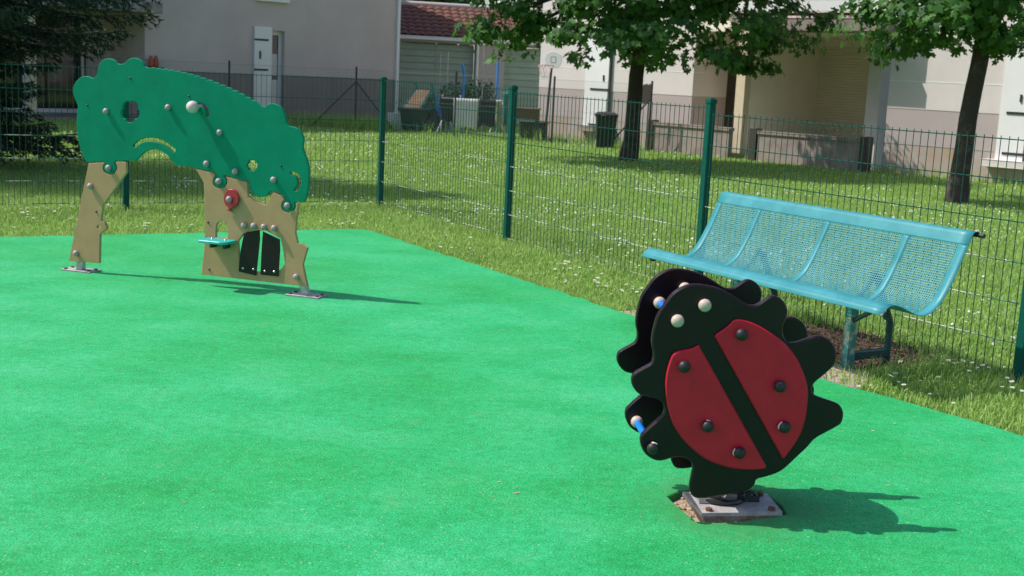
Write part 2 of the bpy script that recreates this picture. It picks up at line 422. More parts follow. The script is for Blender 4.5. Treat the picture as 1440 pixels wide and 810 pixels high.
# fine irregular edge
redge = []
for i in range(len(edge)):
    a, b = np.array(edge[i]), np.array(edge[(i+1) % len(edge)]); L_ = np.linalg.norm(b-a)
    k = max(1, int(L_/.12)) if (i < len(edge)-3) else 1
    for j in range(k):
        q = a+(b-a)*j/k
        if 0 < i < len(edge)-3: q = q + rng.normal(0, .011, 2)
        redge.append(tuple(q))
RUB = np.array(redge)
hole = [gnd(*q)[:2] for q in [(939, 698), (947, 706), (962, 719), (980, 733), (1010, 735), (1043, 733), (1106, 723), (1100, 712), (1084, 699), (1071, 690), (1010, 684), (955, 691)]]
mb = MB(); plate_mb(mb, redge, [hole], V3(0, 0, 0), V3(1, 0, 0), V3(0, 1, 0), ZUP, -.035, 0, .004)
tag(mb.build('playground_surface', 'rubber'), 'green rubber safety surface of the playground', kind='structure')
cxy = np.mean(hole, axis=0)
mb = MB(); hp = [(*(cxy+(np.array(h)-cxy)*1.03), -.024) for h in hole]; mb.add(hp, [tuple(range(len(hp)))[::-1]])
if area2([h[:2] for h in hp]) > 0: mb.f = [q[::-1] for q in mb.f]
tag(mb.build('sub_base', 'subbase'), 'brown crumbled sub-base showing in the cut-out under the rocker', kind='structure')
mb = MB()
for i in range(70):
    a = random.uniform(0, 6.28); q = cxy + (np.array(hole[i % len(hole)])-cxy)*random.uniform(.55, .95)
    r = random.uniform(.003, .009); mb.lathe((q[0], q[1], -.024), (random.uniform(-.3, .3), random.uniform(-.3, .3), 1), [(r, -.003), (r*1.1, r*.4), (r*.5, r), (0.0005, r*1.05)], 6, 0, False)
tag(mb.build('gravel', 'subbase'), 'loose crumbs of stone in the cut-out under the rocker', kind='stuff')

# mulch patch and worn slab under the bench
def sheet(name, pts, z, matn, label, sub=None):
    pts = [(p[0], p[1]) for p in pts]; pts = pts if area2(pts) > 0 else pts[::-1]
    mb = MB(); plate_mb(mb, pts, [], V3(0, 0, 0), V3(1, 0, 0), V3(0, 1, 0), ZUP, z-.05, z, .004)
    return tag(mb.build(name, matn), label, kind='structure')
mul = crom([gnd(*q)[:2] for q in [(905, 432), (1030, 430), (1120, 448), (1215, 462), (1285, 486), (1322, 508), (1285, 516), (1225, 522), (1200, 534), (1150, 528), (1000, 488), (890, 446)]], 3, True)
sheet('mulch_patch', mul, GZ+.012, 'mulch', 'brown bare mulch patch under the bench')
slabp = [gnd(*q)[:2] for q in [(868, 437), (893, 433), (930, 445), (1060, 492), (1150, 510), (1232, 526), (1216, 541), (1160, 530)]]
slabp = [np.array(gnd(868, 436)[:2]), np.array(gnd(896, 434)[:2]), np.array(gnd(1160, 505)[:2]), np.array(gnd(1228, 523)[:2]), np.array(gnd(1214, 541)[:2])]
e0, e1_ = np.array([.645, 7.246]), np.array([1.499, 5.74])
slabp += [e1_ + (e1_-e0)*.12 + [.006, .004], e0+[.012, .008]]
sheet('paved_strip', slabp, GZ+.022, 'slab', 'worn tan paved strip between rubber and bench')

# ================================================================== FENCES
def in_poly(X, Y, poly):
    poly = np.asarray(poly); n = len(poly); ins = np.zeros(len(X), bool); j = n-1
    for i in range(n):
        xi, yi = poly[i]; xj, yj = poly[j]
        c = ((yi > Y) != (yj > Y)) & (X < (xj-xi)*(Y-yi)/(yj-yi+1e-12)+xi); ins ^= c; j = i
    return ins
def make_fence(label, start, d, nrm, count, zs, posts, post_h=1.2714):
    root = thing('mesh_fence', label, 'fence', (start[0], start[1], GZ), 'green wire mesh fences round the playground')
    hw, hd = .025, .025
    pm = None
    for i in posts:
        c = start + d*2.5*i
        if pm is None:
            mb = MB(); o = V3(0, 0, GZ-.05) - d*hw - nrm*hd
            mb.box(o, d*2*hw, nrm*2*hd, V3(0, 0, post_h-.03-GZ+.05), bev=.004); pm = mb.mesh('post', 'fence')
            mb = MB(); o = V3(0, 0, post_h-.035) - d*(hw+.004) - nrm*(hd+.004)
            mb.box(o, d*2*(hw+.004), nrm*2*(hd+.004), V3(0, 0, .03), bev=.003)
            o = V3(0, 0, post_h-.006) - d*(hw-.006) - nrm*(hd-.006); mb.box(o, d*2*(hw-.006), nrm*2*(hd-.006), V3(0, 0, .008), bev=.003)
            cm = mb.mesh('cap', 'fence')
        p = link('post', pm, root, c); link('cap', cm, p, c)
    vm = None
    for k in range(count):
        a = start + d*2.5*k; zt = zs[k]
        if vm is None:
            mb = MB(); mb.tube([V3(0, 0, -1.215), V3(0, 0, .015)], .0024, 5, smooth=True); vm = mb.mesh('vertical_wire', 'wire')
            mb = MB(); mb.tube([d*.033, d*2.467], .0031, 5); hm = mb.mesh('horizontal_wire', 'fence'); hw_ = hm.copy(); hw_.materials[0] = M['wornwire']
        off = -nrm*.012
        for j in range(7): link('horizontal_wire', hm if j < 3 else hw_, root, a + off + V3(0, 0, zt-.2*j))
        for j in range(49): link('vertical_wire', vm, root, a + d*(.05+.05*j) + off*1.45 + V3(0, 0, zt))
    return root
make_fence('green wire mesh fence running behind the blue bench', P1, DR, NB, 4, [1.236, 1.207, 1.165, 1.13], range(0, 5))
NL = V3(-math.sin(B_L), math.cos(B_L), 0)
make_fence('green wire mesh fence behind the tree shaped play panel', P1, DL, NL, 3, [1.24, 1.24, 1.245], (1, 2, 3))

# ================================================================== TREE SHAPED PLAY PANEL
FA, FB = gnd(108.5, 381.4), gnd(430, 417.5)
TU = unit(FB-FA); TN = unit(np.cross(TU, ZUP)); TN = TN if TN@(CO-FA) > 0 else -TN
TO = FA.copy()
def t2(x, y):
    q = onplane(x, y, TO, TN) - TO; return (float(q@TU), float(q[2]))
def T(L): return [t2(*q) for q in L]
TP = thing('play_panel', 'tree shaped play panel with green crown board and tan trunk boards', 'play panel', (TO+TU*.8)*[1, 1, 0])
TH0, TH1 = -.011, .011
seg = []
lobeR = [(414.9, 284.7), (419.7, 283.6), (425.3, 284.7), (428.7, 283.3), (432.2, 275.7), (434.3, 262.5), (435.3, 248.6), (435, 236), (432.2, 223.6), (428, 212.5), (426.7, 207), (427.4, 201.4), (428, 198), (427.4, 192.8), (423.9, 185.8), (418.3, 180.3), (411.4, 177.8), (407.2, 176.8)]
lobeR2 = [(407.2, 176.8), (403.6, 172), (402.4, 165), (399.6, 156.7), (394.7, 149.7), (387.8, 146.3), (380.8, 145.8), (375.3, 149), (372.5, 150.6), (367.5, 148.6)]
peaks = [(360, 141.7), (351.2, 137), (342.6, 132.2), (333.4, 127.5), (324.2, 123.3), (315.2, 119.4), (306.3, 116), (297.3, 112.5), (288.2, 109.3), (279, 106.5), (270, 104), (261, 101.6), (251.8, 99.6), (242.8, 98.1), (233.8, 96.7), (224.7, 95.6), (215.7, 94.7), (207.5, 94.6)]
scal = []
for i, p in enumerate(peaks):
    p = np.array(p, float)
    if i+1 < len(peaks):
        q = np.array(peaks[i+1], float); d_ = q-p; nn = np.array([d_[1], -d_[0]]); nn = nn/np.linalg.norm(nn); nn = nn if nn[1] > 0 else -nn
        scal += [p, p+d_*.28+nn*.5, p+d_*.5+nn*2.0, p+d_*.72+nn*.5]
    else: scal.append(p)
lobeC = [(204.6, 93.6), (202.5, 88.8), (198.3, 84.6), (192.8, 81.8), (187.2, 81.5), (181, 84.3), (177.5, 88), (174.7, 89.7), (169.2, 90.1), (166.2, 89.2)]
lobeB = [(166.2, 89.2), (163.6, 86), (158.8, 83.2), (152.5, 82.2), (146.3, 84.3), (141.4, 89.4), (139.3, 95), (138.6, 102), (136.6, 106.5), (132.4, 110.5)]
lobeA = [(132.4, 110.5), (126.1, 107.8), (120.6, 107), (114.3, 109.2), (108, 115), (104.6, 122), (103.9, 129), (106, 136.7), (109.4, 145), (110.8, 149.5)]
left = [(110.8, 149.5), (109.8, 160), (109, 172), (109.4, 182), (111.6, 198), (116.5, 215), (123.3, 228.0)]
arch = [(192.5, 226), (198, 219.6), (206.4, 212.6), (217.5, 210), (227, 212), (237, 218), (241, 225), (248, 231.7)]
botl = [(353.4, 257), (352.4, 261), (353.8, 268), (358.6, 273.6), (367, 277), (375, 275.7), (379.4, 270.8), (383.6, 268), (390.6, 270)]
def tab(cx, cy, r, a0, a1): return circ(cx, cy, r, a0, a1, 14)
def S(L, n=3): return [tuple(q) for q in crom(L, n)]
can = S(lobeR) + S(lobeR2) + scal + S(lobeC) + S(lobeB) + S(lobeA) + S(left)
can += [(147.5, 226.8)] + tab(156, 235.6, 8.6, 225, -45) + [(163.6, 226)] + [(178.6, 226)] + S(arch)
can += [(276, 236), (303.3, 242.2)] + tab(310.7, 254.9, 8.9, 232, -58) + [(320, 246.8), (350.5, 255)] + S(botl) + [(401.2, 275.7)]
can += tab(407, 289, 8.9, 238, -38)
# (image y points down: tabs are traced through their lower side)
def fixtab(cx, cy, r, a0, a1): return [(x, y) for x, y in circ(cx, cy, r, a0, a1, 14)]
can = S(lobeR) + S(lobeR2) + scal + S(lobeC) + S(lobeB) + S(lobeA) + S(left)
can += [(147.5, 226.8)] + fixtab(156, 235.6, 8.6, 225, -45) + [(164, 226), (178.6, 226)] + S(arch)
can += [(276, 236), (303.3, 242.2)] + fixtab(310.7, 254.9, 8.9, 232, -60) + [(320.5, 246.8), (350.5, 255)] + S(botl) + [(400.7, 275.5)]
can += fixtab(407, 289, 8.9, 240, -30)
flower1 = []
for i in range(60):
    a = 2*math.pi*i/60; r_ = .80+.26*abs(math.cos(2.5*(a-math.pi/2)))**.5; flower1.append((184.6+12.6*r_*math.cos(a), 156.6+15*r_*math.sin(a)))
flower2 = []
for i in range(50):
    a = 2*math.pi*i/50; r_ = .84+.2*abs(math.cos(3*a))**.5; flower2.append((355.8+7.2*r_*math.cos(a), 232.6+7.8*r_*math.sin(a)))
def slot(L, wd, n=5):
    c = [np.array(q) for q in crom(L, n)]; a, b = [], []
    for i, p in enumerate(c):
        t = c[min(i+1, len(c)-1)]-c[max(i-1, 0)]; t = t/np.linalg.norm(t); nn = np.array([-t[1], t[0]])
        a.append(tuple(p+nn*wd/2)); b.append(tuple(p-nn*wd/2))
    t0 = (c[0]-c[1])/np.linalg.norm(c[0]-c[1]); t1 = (c[-1]-c[-2])/np.linalg.norm(c[-1]-c[-2])
    return [tuple(c[0]+t0*wd*.45)] + a + [tuple(c[-1]+t1*wd*.45)] + b[::-1]
slot1 = slot([(190.5, 205), (200, 198), (215, 196.2), (231, 200.6), (246, 211.5)], 5.2)
slot2 = slot([(411, 242.5), (418.5, 246.5), (422.3, 254.5), (421, 262), (416.8, 266.8)], 5.2)
slot3 = slot([(280.5, 146.8), (286.5, 148.2), (291.5, 153.5), (293.2, 163.5)], 4.6)
mb = MB(); plate_mb(mb, T(can), [T(flower1), T(flower2), T(slot1), T(slot2), T(slot3)], TO, TU, ZUP, TN, TH0, TH1, .0025)
crown_b = tag(mb.build('crown_board', 'canopy', TP), 'green tree crown board with scalloped edge and cut-outs')
ltr = [(126, 229.4), (146.5, 228.4)] + fixtab(156, 235.6, 10.0, 222, -42) + [(164.8, 227.4), (178.7, 227.4), (179.2, 242.5), (146, 288.5), (143.2, 308.5), (145.3, 311), (148.3, 312), (151.7, 321), (141.8, 329.3), (141, 369.8), (98, 366.8)]
crescent = circ(140.2, 318.8, 2.6, n=14)
mb = MB(); plate_mb(mb, T(ltr), [T(crescent)], TO, TU, ZUP, TN, TH0, TH1, .0022)
tr_l = tag(mb.build('trunk_board', 'tan', TP), 'narrow tan trunk board with a notched side')
rtr = [(276.5, 237.8), (302.3, 243.8)] + fixtab(310.7, 254.9, 10.3, 228, -52) + [(320, 248.8), (348.6, 256.3), (349.8, 277.2), (372.5, 287.6), (376, 286.8), (385.7, 270.6), (400, 276.8)] + fixtab(407, 289, 10.3, 236, -25) + [(417.6, 285.8), (420.6, 286), (417.6, 311), (416.3, 328), (419.7, 342), (425.3, 342.2), (433.6, 348), (426.7, 371.8), (433, 402.6), (284.3, 385.7), (288.5, 347.5), (289.5, 310), (287.8, 258.3), (285.7, 252.8)]
win = S([(304.4, 333), (304.8, 322), (305.6, 315.5), (308.8, 311.6), (313.5, 310.4), (318.3, 312), (320.8, 317), (321.2, 325), (321, 335)], 3)
door = [(335.7, 339), (344, 327.5), (365.6, 321.6), (371, 322), (395.6, 335), (398, 345), (401.9, 371), (396, 378.5), (384, 384), (345, 380), (338, 376)]
mb = MB(); plate_mb(mb, T(rtr), [T(win), T(door)], TO, TU, ZUP, TN, TH0, TH1, .0022)
tr_r = tag(mb.build('trunk_board', 'tan', TP), 'wide tan trunk board with arched window and doorway')
for L_, lab in (([(345.4, 327), (367.2, 322.3), (367.6, 336), (362.3, 387), (337.6, 381), (340.5, 352)], 0), ([(371.8, 325), (395.4, 336.2), (395.8, 352), (393.3, 388), (368.3, 385.5), (370, 350)], 1)):
    mb = MB(); plate_mb(mb, T(L_), [], TO, TU, ZUP, TN, TH1+.001, TH1+.009, .0015)
    fl = mb.build('door_flap', 'black', TP)
    for q in ([(344, 376.7), (358.6, 378)] if lab == 0 else [(374.6, 380.8), (387.8, 381.5)]):
        s_, z_ = t2(*q); mb = MB(); mb.lathe(TO+TU*s_+ZUP*z_+TN*(TH1+.009), TN, [(.0075, 0), (.0065, .003), (.0005, .005)], 10); mb.build('rivet', 'steel', fl)
def knob_mesh(name, r, matn, n, stem=.0):
    mb = MB(); h = r*.75+stem
    prof = [(r*.62, 0), (r*.66, stem+r*.12), (r*.97, stem+r*.3), (r, stem+r*.55)]
    for k in range(1, 7): t = rad(15*k); prof.append((max(.0004, r*math.cos(t)), stem+r*.55+r*.85*math.sin(t)))
    mb.lathe((0, 0, 0), n, prof, 16); return mb.mesh(name, matn)
km = knob_mesh('knob', .0195, 'knobgrey', TN, .002)
def tput(name, me, x, y, off=TH1, parent=TP):
    s_, z_ = t2(x, y); return link(name, me, parent, TO+TU*s_+ZUP*z_+TN*off)
for q in [(152.2, 156.4), (239.2, 151), (311.4, 186.4), (155.6, 235.8), (130, 261.4), (293, 230), (310.2, 254.6), (333.3, 241), (387.2, 252.5), (406.6, 288.6), (109.9, 355.6), (345.8, 316.4), (359.4, 317.2), (373.6, 318.6), (388, 320.3), (418.9, 388.6)]:
    tput('knob', km, *q)
scm = MB().lathe((0, 0, 0), TN, [(.007, 0), (.0065, .004), (.0005, .006)], 10).mesh('screw', 'iron')
for q in [(184.7, 110), (124.4, 148), (267.2, 135), (396, 232.8), (137, 297.3), (294.2, 312.5), (295.6, 378.6)]: tput('screw', scm, *q)
# ball on a slider
s_, z_ = t2(279.4, 150.3); c = TO+TU*s_+ZUP*z_
mb = MB(); mb.lathe(c+TN*.004, TN, [(.014, -.03), (.014, .05)], 14)
prof = [(max(.0005, .037*math.cos(rad(a))), .066+.037*math.sin(rad(a))) for a in range(-90, 91, 15)]
mb.lathe(c, TN, prof, 20); mb.build('slider_ball', 'knobpink', TP)
# red balloon
bal = circ(328.8, 278.6, 1, n=36); bal = [(328.8+(x-328.8)*10.2, 278.6+(y-278.6)*(13.2 if y < 278.6 else 13.8)) for x, y in bal]
bal2 = []
for (x, y) in bal: bal2.append((x, y))
k = min(range(len(bal2)), key=lambda i: (bal2[i][0]-325.8)**2+(bal2[i][1]-291)**2)
bal2 = bal2[:k-1] + ([(328.3, 292.3), (327.2, 295), (329.3, 297), (325, 295.6), (322.2, 296), (325, 293.4), (325.4, 291)]) + bal2[k+2:]
mb = MB(); plate_mb(mb, T(bal2), [], TO, TU, ZUP, TN, TH1+.006, TH1+.022, .002)
bl = tag(mb.build('balloon', 'redb', TP), 'red balloon shaped turning piece')
s_, z_ = t2(328.6, 279); mb = MB(); mb.lathe(TO+TU*s_+ZUP*z_, TN, [(.009, TH1-.002), (.009, TH1+.008)], 10); mb.build('spindle', 'galv', bl)
tput('knob', km, 327.6, 279.3, TH1+.022, bl)
# teal shelf
s0, z0 = t2(295, 340.5); s1, z1 = t2(334, 344); zs_ = (z0+z1)/2
SH = [(0, 0), (s1-s0+.012, 0), (s1-s0+.012, .035), (s1-s0-.045, .105), (.05, .105), (-.012, .06)]
SH = [(0, 0)] + [(s1-s0, 0)] + circ(s1-s0-.035, .10, .04, 0, 90, 5) + circ(.03, .10, .04, 90, 180, 5)
mb = MB(); plate_mb(mb, SH, [], TO+TU*s0+ZUP*(zs_+.02)+TN*TH1, TU, TN, ZUP, -.006, .010, .002)
sh = mb.build('shelf', 'teal', TP)
for a_ in (.05, .14):
    mb = MB(); mb.lathe(TO+TU*(s0+a_)+ZUP*(zs_+.03)+TN*(TH1+.045), ZUP, [(.008, 0), (.007, .004), (.0005, .006)], 10); mb.build('bolt', 'steel', sh)
    mb = MB(); mb.box(TO+TU*(s0+a_-.008)+ZUP*(zs_-.022)+TN*TH1, TU*.016, TN*.06, ZUP*.035); mb.build('bracket', 'iron', sh)
# galvanised feet
for (px, py, pt) in ((110.3, 381.2, (109.9, 355.6)), (429.6, 416.3, (418.9, 388.6))):
    g = gnd(px, py); s_, z_ = t2(*pt); top = TO+TU*s_+ZUP*(z_+.03)+TN*(TH0-.022)
    g = V3(*(TO+TU*((g-TO)@TU)+TN*(TH0-.022))[:2], 0.006); d = top-g
    mb = MB(); mb.box(g-TU*.019-TN*.018, TU*.038, TN*.036, d, bev=.003); ft = mb.build('foot_post', 'galv', TP)
    pc = g*[1, 1, 0]; a = TU*.108; b = TN*.062
    mb = MB(); mb.box(pc-a-b+ZUP*.001, a*2, b*2, ZUP*.007, bev=.002); bp = mb.build('base_plate', 'platepaint', TP)
    for sx in (-.82, .82):
        for sy in (-.55, .55):
            mb = MB(); mb.lathe(pc+a*sx+b*sy+ZUP*.008, ZUP, [(.011, 0), (.011, .008), (.0005, .009)], 6, smooth=False); mb.build('bolt', 'rust', bp)

# ================================================================== LADYBUG ROCKER
ang = rad(4.38); LU = V3(math.cos(ang), math.sin(ang), 0); LN = V3(math.sin(ang), -math.cos(ang), 0)   # LN faces the camera
LC = V3(.76, 3.765, 0); SEP = .30
def l2(x, y):
    q = onplane(x, y, LC, LN) - LC; return (float(q@LU), float(q[2]))
def LL(L): return [l2(*q) for q in L]
LB = thing('ladybug_rocker', 'black and red ladybug shaped spring rocker standing on green rubber', 'spring rocker', (*(LC-LN*SEP/2)[:2], -.024))
body = [(917, 475.6), (919.7, 460), (925.3, 442), (935, 427), (946, 413), (957, 405.4), (968.3, 401), (982, 400), (996, 402), (1011.4, 406), (1025.3, 412.4), (1039, 420.7), (1049.5, 427.5), (1056, 429.6), (1063, 429.2), (1069.7, 425.8), (1081, 418.2), (1089, 416.4), (1097.5, 419.6), (1104.4, 426.5), (1108, 435.6), (1106.5, 446.7), (1102.5, 457), (1101.5, 468), (1105, 477), (1110, 481.8), (1117, 482.2), (1128, 479.3), (1143.3, 473.8), (1153, 472.8), (1161.4, 475), (1169.7, 481.4), (1175.3, 490), (1177, 499.4), (1175.3, 510.6), (1169.7, 518.2), (1157.2, 529.3), (1146, 538.6), (1143.2, 545), (1143.5, 552), (1148, 557), (1157.2, 560.6), (1175.3, 566.8), (1182.2, 571), (1186, 578.6), (1186.2, 587), (1183.6, 595.3), (1177, 600.4), (1161, 609), (1146, 617.8), (1135, 630), (1121, 643), (1107.2, 656), (1096, 664.2), (1079.4, 670.3), (1064.5, 674.5), (1061.5, 682), (1052, 690), (1036, 695), (1010, 698.5), (988, 701.5), (976, 699.5), (970.5, 690), (970.3, 680), (973, 667), (974.5, 655), (968, 647), (957, 643.5), (946, 644.3), (936, 647.2), (926.7, 648.5), (917, 645.7), (907.2, 638), (901.7, 627), (900.6, 617.2), (904, 609.5), (917, 597.5), (930, 585.8), (934.8, 576), (931.5, 566.5), (922.5, 561), (908, 557.7), (900, 555.2), (893.3, 549), (889, 540.8), (888.5, 532.5), (892, 525), (903, 518.4), (914.6, 511.7), (918.6, 505), (919, 496), (917.2, 486)]
bodyc = [tuple(q) for q in crom(body, 3, True)]
body2 = LL(bodyc)
w1 = [(982, 484.6), (969.7, 489.8), (957, 492.2), (948, 495.2), (943.3, 500.5), (939, 513), (935.7, 528), (934.7, 543.6), (936.4, 561.7), (940.6, 580), (946, 596), (957, 613.5), (974, 631), (992, 644.5), (1012.8, 653.3), (1033.6, 658), (1056, 659.6), (1073, 658.2)]
w1 = [tuple(q) for q in crom(w1, 3)] + [(1076.6, 655.6), (1075.4, 652)]
w2 = [(1004.6, 472.8), (1007.2, 468.8), (1021.8, 458.4), (1029.4, 451), (1035, 448.2), (1043.3, 448.7), (1055.8, 452.2), (1072.5, 460.6), (1087.8, 470.6), (1103, 482.5), (1117, 499.4), (1125.3, 514.7), (1132.2, 532.8), (1135, 550.8), (1134.3, 569), (1131, 590), (1126, 606.4), (1118.3, 620.5), (1110, 632.5), (1102.4, 642.4)]
w2 = [tuple(q) for q in crom(w2, 3)] + [(1100.2, 643.8), (1098.6, 642)]
# body boards: front board face at LC plane; the rear one is its parallel twin
def lplate(name, outl, w0, w1_, matn, parent, bev, label=None):
    mb = MB(); plate_mb(mb, outl, [], LC, LU, ZUP, LN, w0, w1_, bev); o = mb.build(name, matn, parent)
    if label: o['label'] = label
    return o
front = lplate('side_board', body2, -.022, 0, 'black', LB, .005, 'black ladybug outline board carrying red wing cases')
rear = lplate('side_board', body2, -SEP-.022, -SEP, 'black', LB, .004, 'black ladybug outline board on the far side')
for ww in (w1, w2):
    lplate('wing_case', LL(ww), .0005, .012, 'red', front, .004)
    lplate('wing_case', LL(ww), -SEP-.034, -SEP-.0225, 'red', rear, .004)
kb = knob_mesh('knob', .0195, 'knobblack', LN, .003)
kb2 = knob_mesh('knob', .0195, 'knobblack', -LN, .003)
def lput(name, me, x, y, off, parent):
    s_, z_ = l2(x, y); return link(name, me, parent, LC+LU*s_+ZUP*z_+LN*off)
chipm = None
for (x, y) in [(1040.3, 468.2), (1094, 540.4), (1100.3, 597.4), (960, 513), (992.6, 596.4), (1037, 633.2)]:
    lput('knob', kb, x, y, .012, front); lput('knob', kb2, x, y, -SEP-.034, rear)
kt = knob_mesh('knob', .0205, 'knobtan', LN, .003); kt2 = knob_mesh('knob', .0205, 'knobtan', -LN, .003)
for (x, y) in [(951.7, 450), (989.9, 428.3)]:
    lput('knob', kt, x, y, 0, front); lput('knob', kt2, x, y, -SEP-.022, rear)
    lput('knob', kt, x, y, -SEP, rear)
kf = lput('knob', kb, 917, 629, 0, front)
lput('knob', kt, 917, 629, -SEP, rear); lput('knob', kb2, 917, 629, -SEP-.022, rear)
# chipped paint on the foot knob and on two shell knobs
for (x, y, a0, a1) in [(917, 629, 45, 105), (1037, 633.2, 140, 210), (1100.3, 597.4, 120, 200), (992.6, 596.4, 70, 105)]:
    s_, z_ = l2(x, y); off = 0 if x == 917 else .012; c = LC+LU*s_+ZUP*z_+LN*off; mb = MB(); vs = []; fs = []
    for k in range(7):
        a = rad(a0+(a1-a0)*k/6)
        for (r_, h_) in ((.0206, .010+.002*math.sin(k)), (.0194, .0195-.002*math.cos(2*k))): vs.append(c + (LU*math.cos(a)+ZUP*math.sin(a))*r_ + LN*h_)
    fs = [(2*k, 2*k+2, 2*k+3, 2*k+1) for k in range(6)]; mb.add(vs, fs); mb.build('paint_chip', 'chip', front)
# blue rods for hands and feet
for (x, y) in [(951.7, 450), (917, 629)]:
    s_, z_ = l2(x, y); a = LC+LU*s_+ZUP*z_
    mb = MB(); mb.tube([a-LN*.022, a-LN*(SEP-.014)], .0115, 14); mb.build('handle_rod' if y < 500 else 'foot_rod', 'blue', LB)
# seat and rounded backrest between the boards, all black
def lbox(s0, s1, z0, z1, w0, w1_, name, matn, par, bev=.004):
    mb = MB(); mb.box(LC+LU*s0+ZUP*z0+LN*w0, LU*(s1-s0), LN*(w1_-w0), ZUP*(z1-z0), bev=bev); return mb.build(name, matn, par)
sc_, zc_ = l2(1040, 560)
lbox(sc_-.13, sc_+.10, zc_-.03, zc_-.008, -SEP, -.022, 'seat', 'black', LB)
sb, zb = l2(1085, 520)
prof = [(-SEP+.001, zb-.16), (-.023, zb-.16)] + [(-SEP/2-.011+(SEP/2-.012)*math.cos(rad(a)), zb+.02+.11*math.sin(rad(a))) for a in range(0, 181, 12)]
mb = MB(); plate_mb(mb, prof, [], LC+LU*sb, LN, ZUP, LU, -.011, .011, .003); mb.build('backrest', 'black', LB)
# coil spring, clamps and base plate
mc = LC-LN*(SEP/2+.01); sm, _ = l2(1030, 690); mc = mc+LU*sm
pts = []; R0 = .075
for k in range(0, 131):
    t = k/130; a = 2*math.pi*4.2*t; pts.append(mc+LU*R0*math.cos(a)+LN*R0*math.sin(a)+ZUP*(.012+.165*t))
mb = MB(); mb.tube(pts, .010, 8); mb.build('spring', 'spring', LB)
mb = MB(); mb.lathe(mc, ZUP, [(.0005, .165), (.085, .165), (.085, .18), (.0005, .18)], 24, smooth=False); mb.build('spring_cap', 'iron', LB)
lbox(sm-.09, sm+.09, .18, .205, -SEP-.0, -.022, 'seat_rail', 'iron', LB)
q0, q1, q2, q3 = [gnd(*q, .012) for q in [(960, 691.5), (986.7, 721.5), (1100.5, 720), (1079, 694)]]
mb = MB()
top = [q0, q1, q2, q3]; bot = [q-ZUP*.012 for q in top]
mb.add(top+bot, [(0, 1, 2, 3), (7, 6, 5, 4), (0, 4, 5, 1), (1, 5, 6, 2), (2, 6, 7, 3), (3, 7, 4, 0)])
bpl = mb.build('base_plate', 'platepaint', LB)
# footing block under the plate
mb = MB(); inn = [np.array(q)*.92+np.mean(top, axis=0)*.08 for q in top]
mb.add([q*[1, 1, 0] for q in inn]+[q*[1, 1, 0]-ZUP*.03 for q in inn], [(0, 1, 2, 3), (0, 4, 5, 1), (1, 5, 6, 2), (2, 6, 7, 3), (3, 7, 4, 0)]); mb.build('footing', 'subbase', LB)
pm_ = np.mean(top, axis=0)
for q in (q0, q1, q2, q3):
    c = pm_+(q-pm_)*.78; mb = MB(); mb.lathe(c, ZUP, [(.012, 0), (.012, .009), (.0005, .010)], 6, smooth=False); mb.build('bolt', 'rust', bpl)
# clamps gripping the spring's lowest coil
for k, (x, y, r_) in enumerate([(1000, 706, .04), (1052, 703, .03)]):
    g = gnd(x, y, .012)
    mb = MB(); mb.box(g-LU*r_-LN*.016, LU*2*r_, LN*.032, ZUP*.016, bev=.004); cl = mb.build('clamp', 'galv' if k == 0 else 'iron', LB)
    mb = MB(); mb.lathe(g+ZUP*.016+LU*r_*.4, ZUP, [(.010, 0), (.010, .010), (.0005, .011)], 6, smooth=False); mb.build('bolt', 'galv', cl)
g = gnd(1055, 697, .03); pts = [g+LU*.020*math.cos(rad(a))+ZUP*(.020*math.sin(rad(a))-.006)+LN*.01*a/360 for a in range(-60, 250, 20)]
mb = MB(); mb.tube(pts, .0065, 8); mb.build('spring_end', 'spring', LB)

# ================================================================== BENCH
BZ = .365
BA = gnd(1241.7, 444.5, BZ)                       # right end of the front lip
blen = np.linalg.norm(BA-gnd(890, 361, BZ)); BU = -DR; BN = NB
prof_px = [(1241.7, 444.5), (1244, 438.5), (1247.5, 434.7), (1251.5, 431.2), (1257.3, 429.7), (1263, 430.6), (1269, 432.8), (1276.5, 437), (1284.5, 440.8), (1291, 443.4), (1298, 444.5), (1305, 442.6), (1311.7, 438.6), (1319.5, 431), (1327, 421), (1337, 402.5), (1346.7, 382), (1358, 355.5), (1366, 336), (1370, 328)]
pr = []
for q in prof_px:
    P = onplane(*q, BA, DR)-BA; pr.append((float(P@BN), float(P[2])))
pr += [(pr[-1][0]+.025, pr[-1][1]+.006), (pr[-1][0]+.045, pr[-1][1]-.004)]
pr = [np.array(q) for q in crom(pr, 6)]
cl_ = [0]
for i in range(1, len(pr)): cl_.append(cl_[-1]+np.linalg.norm(pr[i]-pr[i-1]))
cl_ = np.array(cl_); TOT = cl_[-1]; PRF = np.array(pr)
def bprof(t):
    x = np.interp(t, cl_, PRF[:, 0]); z = np.interp(t, cl_, PRF[:, 1]); return x, z
def bpt(s, t, off=0):
    x, z = bprof(t)
    if off:
        x1, z1 = bprof(min(TOT, t+.004)); x0, z0 = bprof(max(0, t-.004)); d = unit((x1-x0, z1-z0)); x -= -d[1]*off*-1*0; nx, nz = -d[1], d[0]; x += nx*off; z += nz*off
    return BA + BU*s + BN*x + ZUP*z
BR = thing('bench', 'turquoise perforated metal bench beside the wire mesh fence', 'bench', (*(BA+BU*blen/2+BN*.26)[:2], GZ+.012))
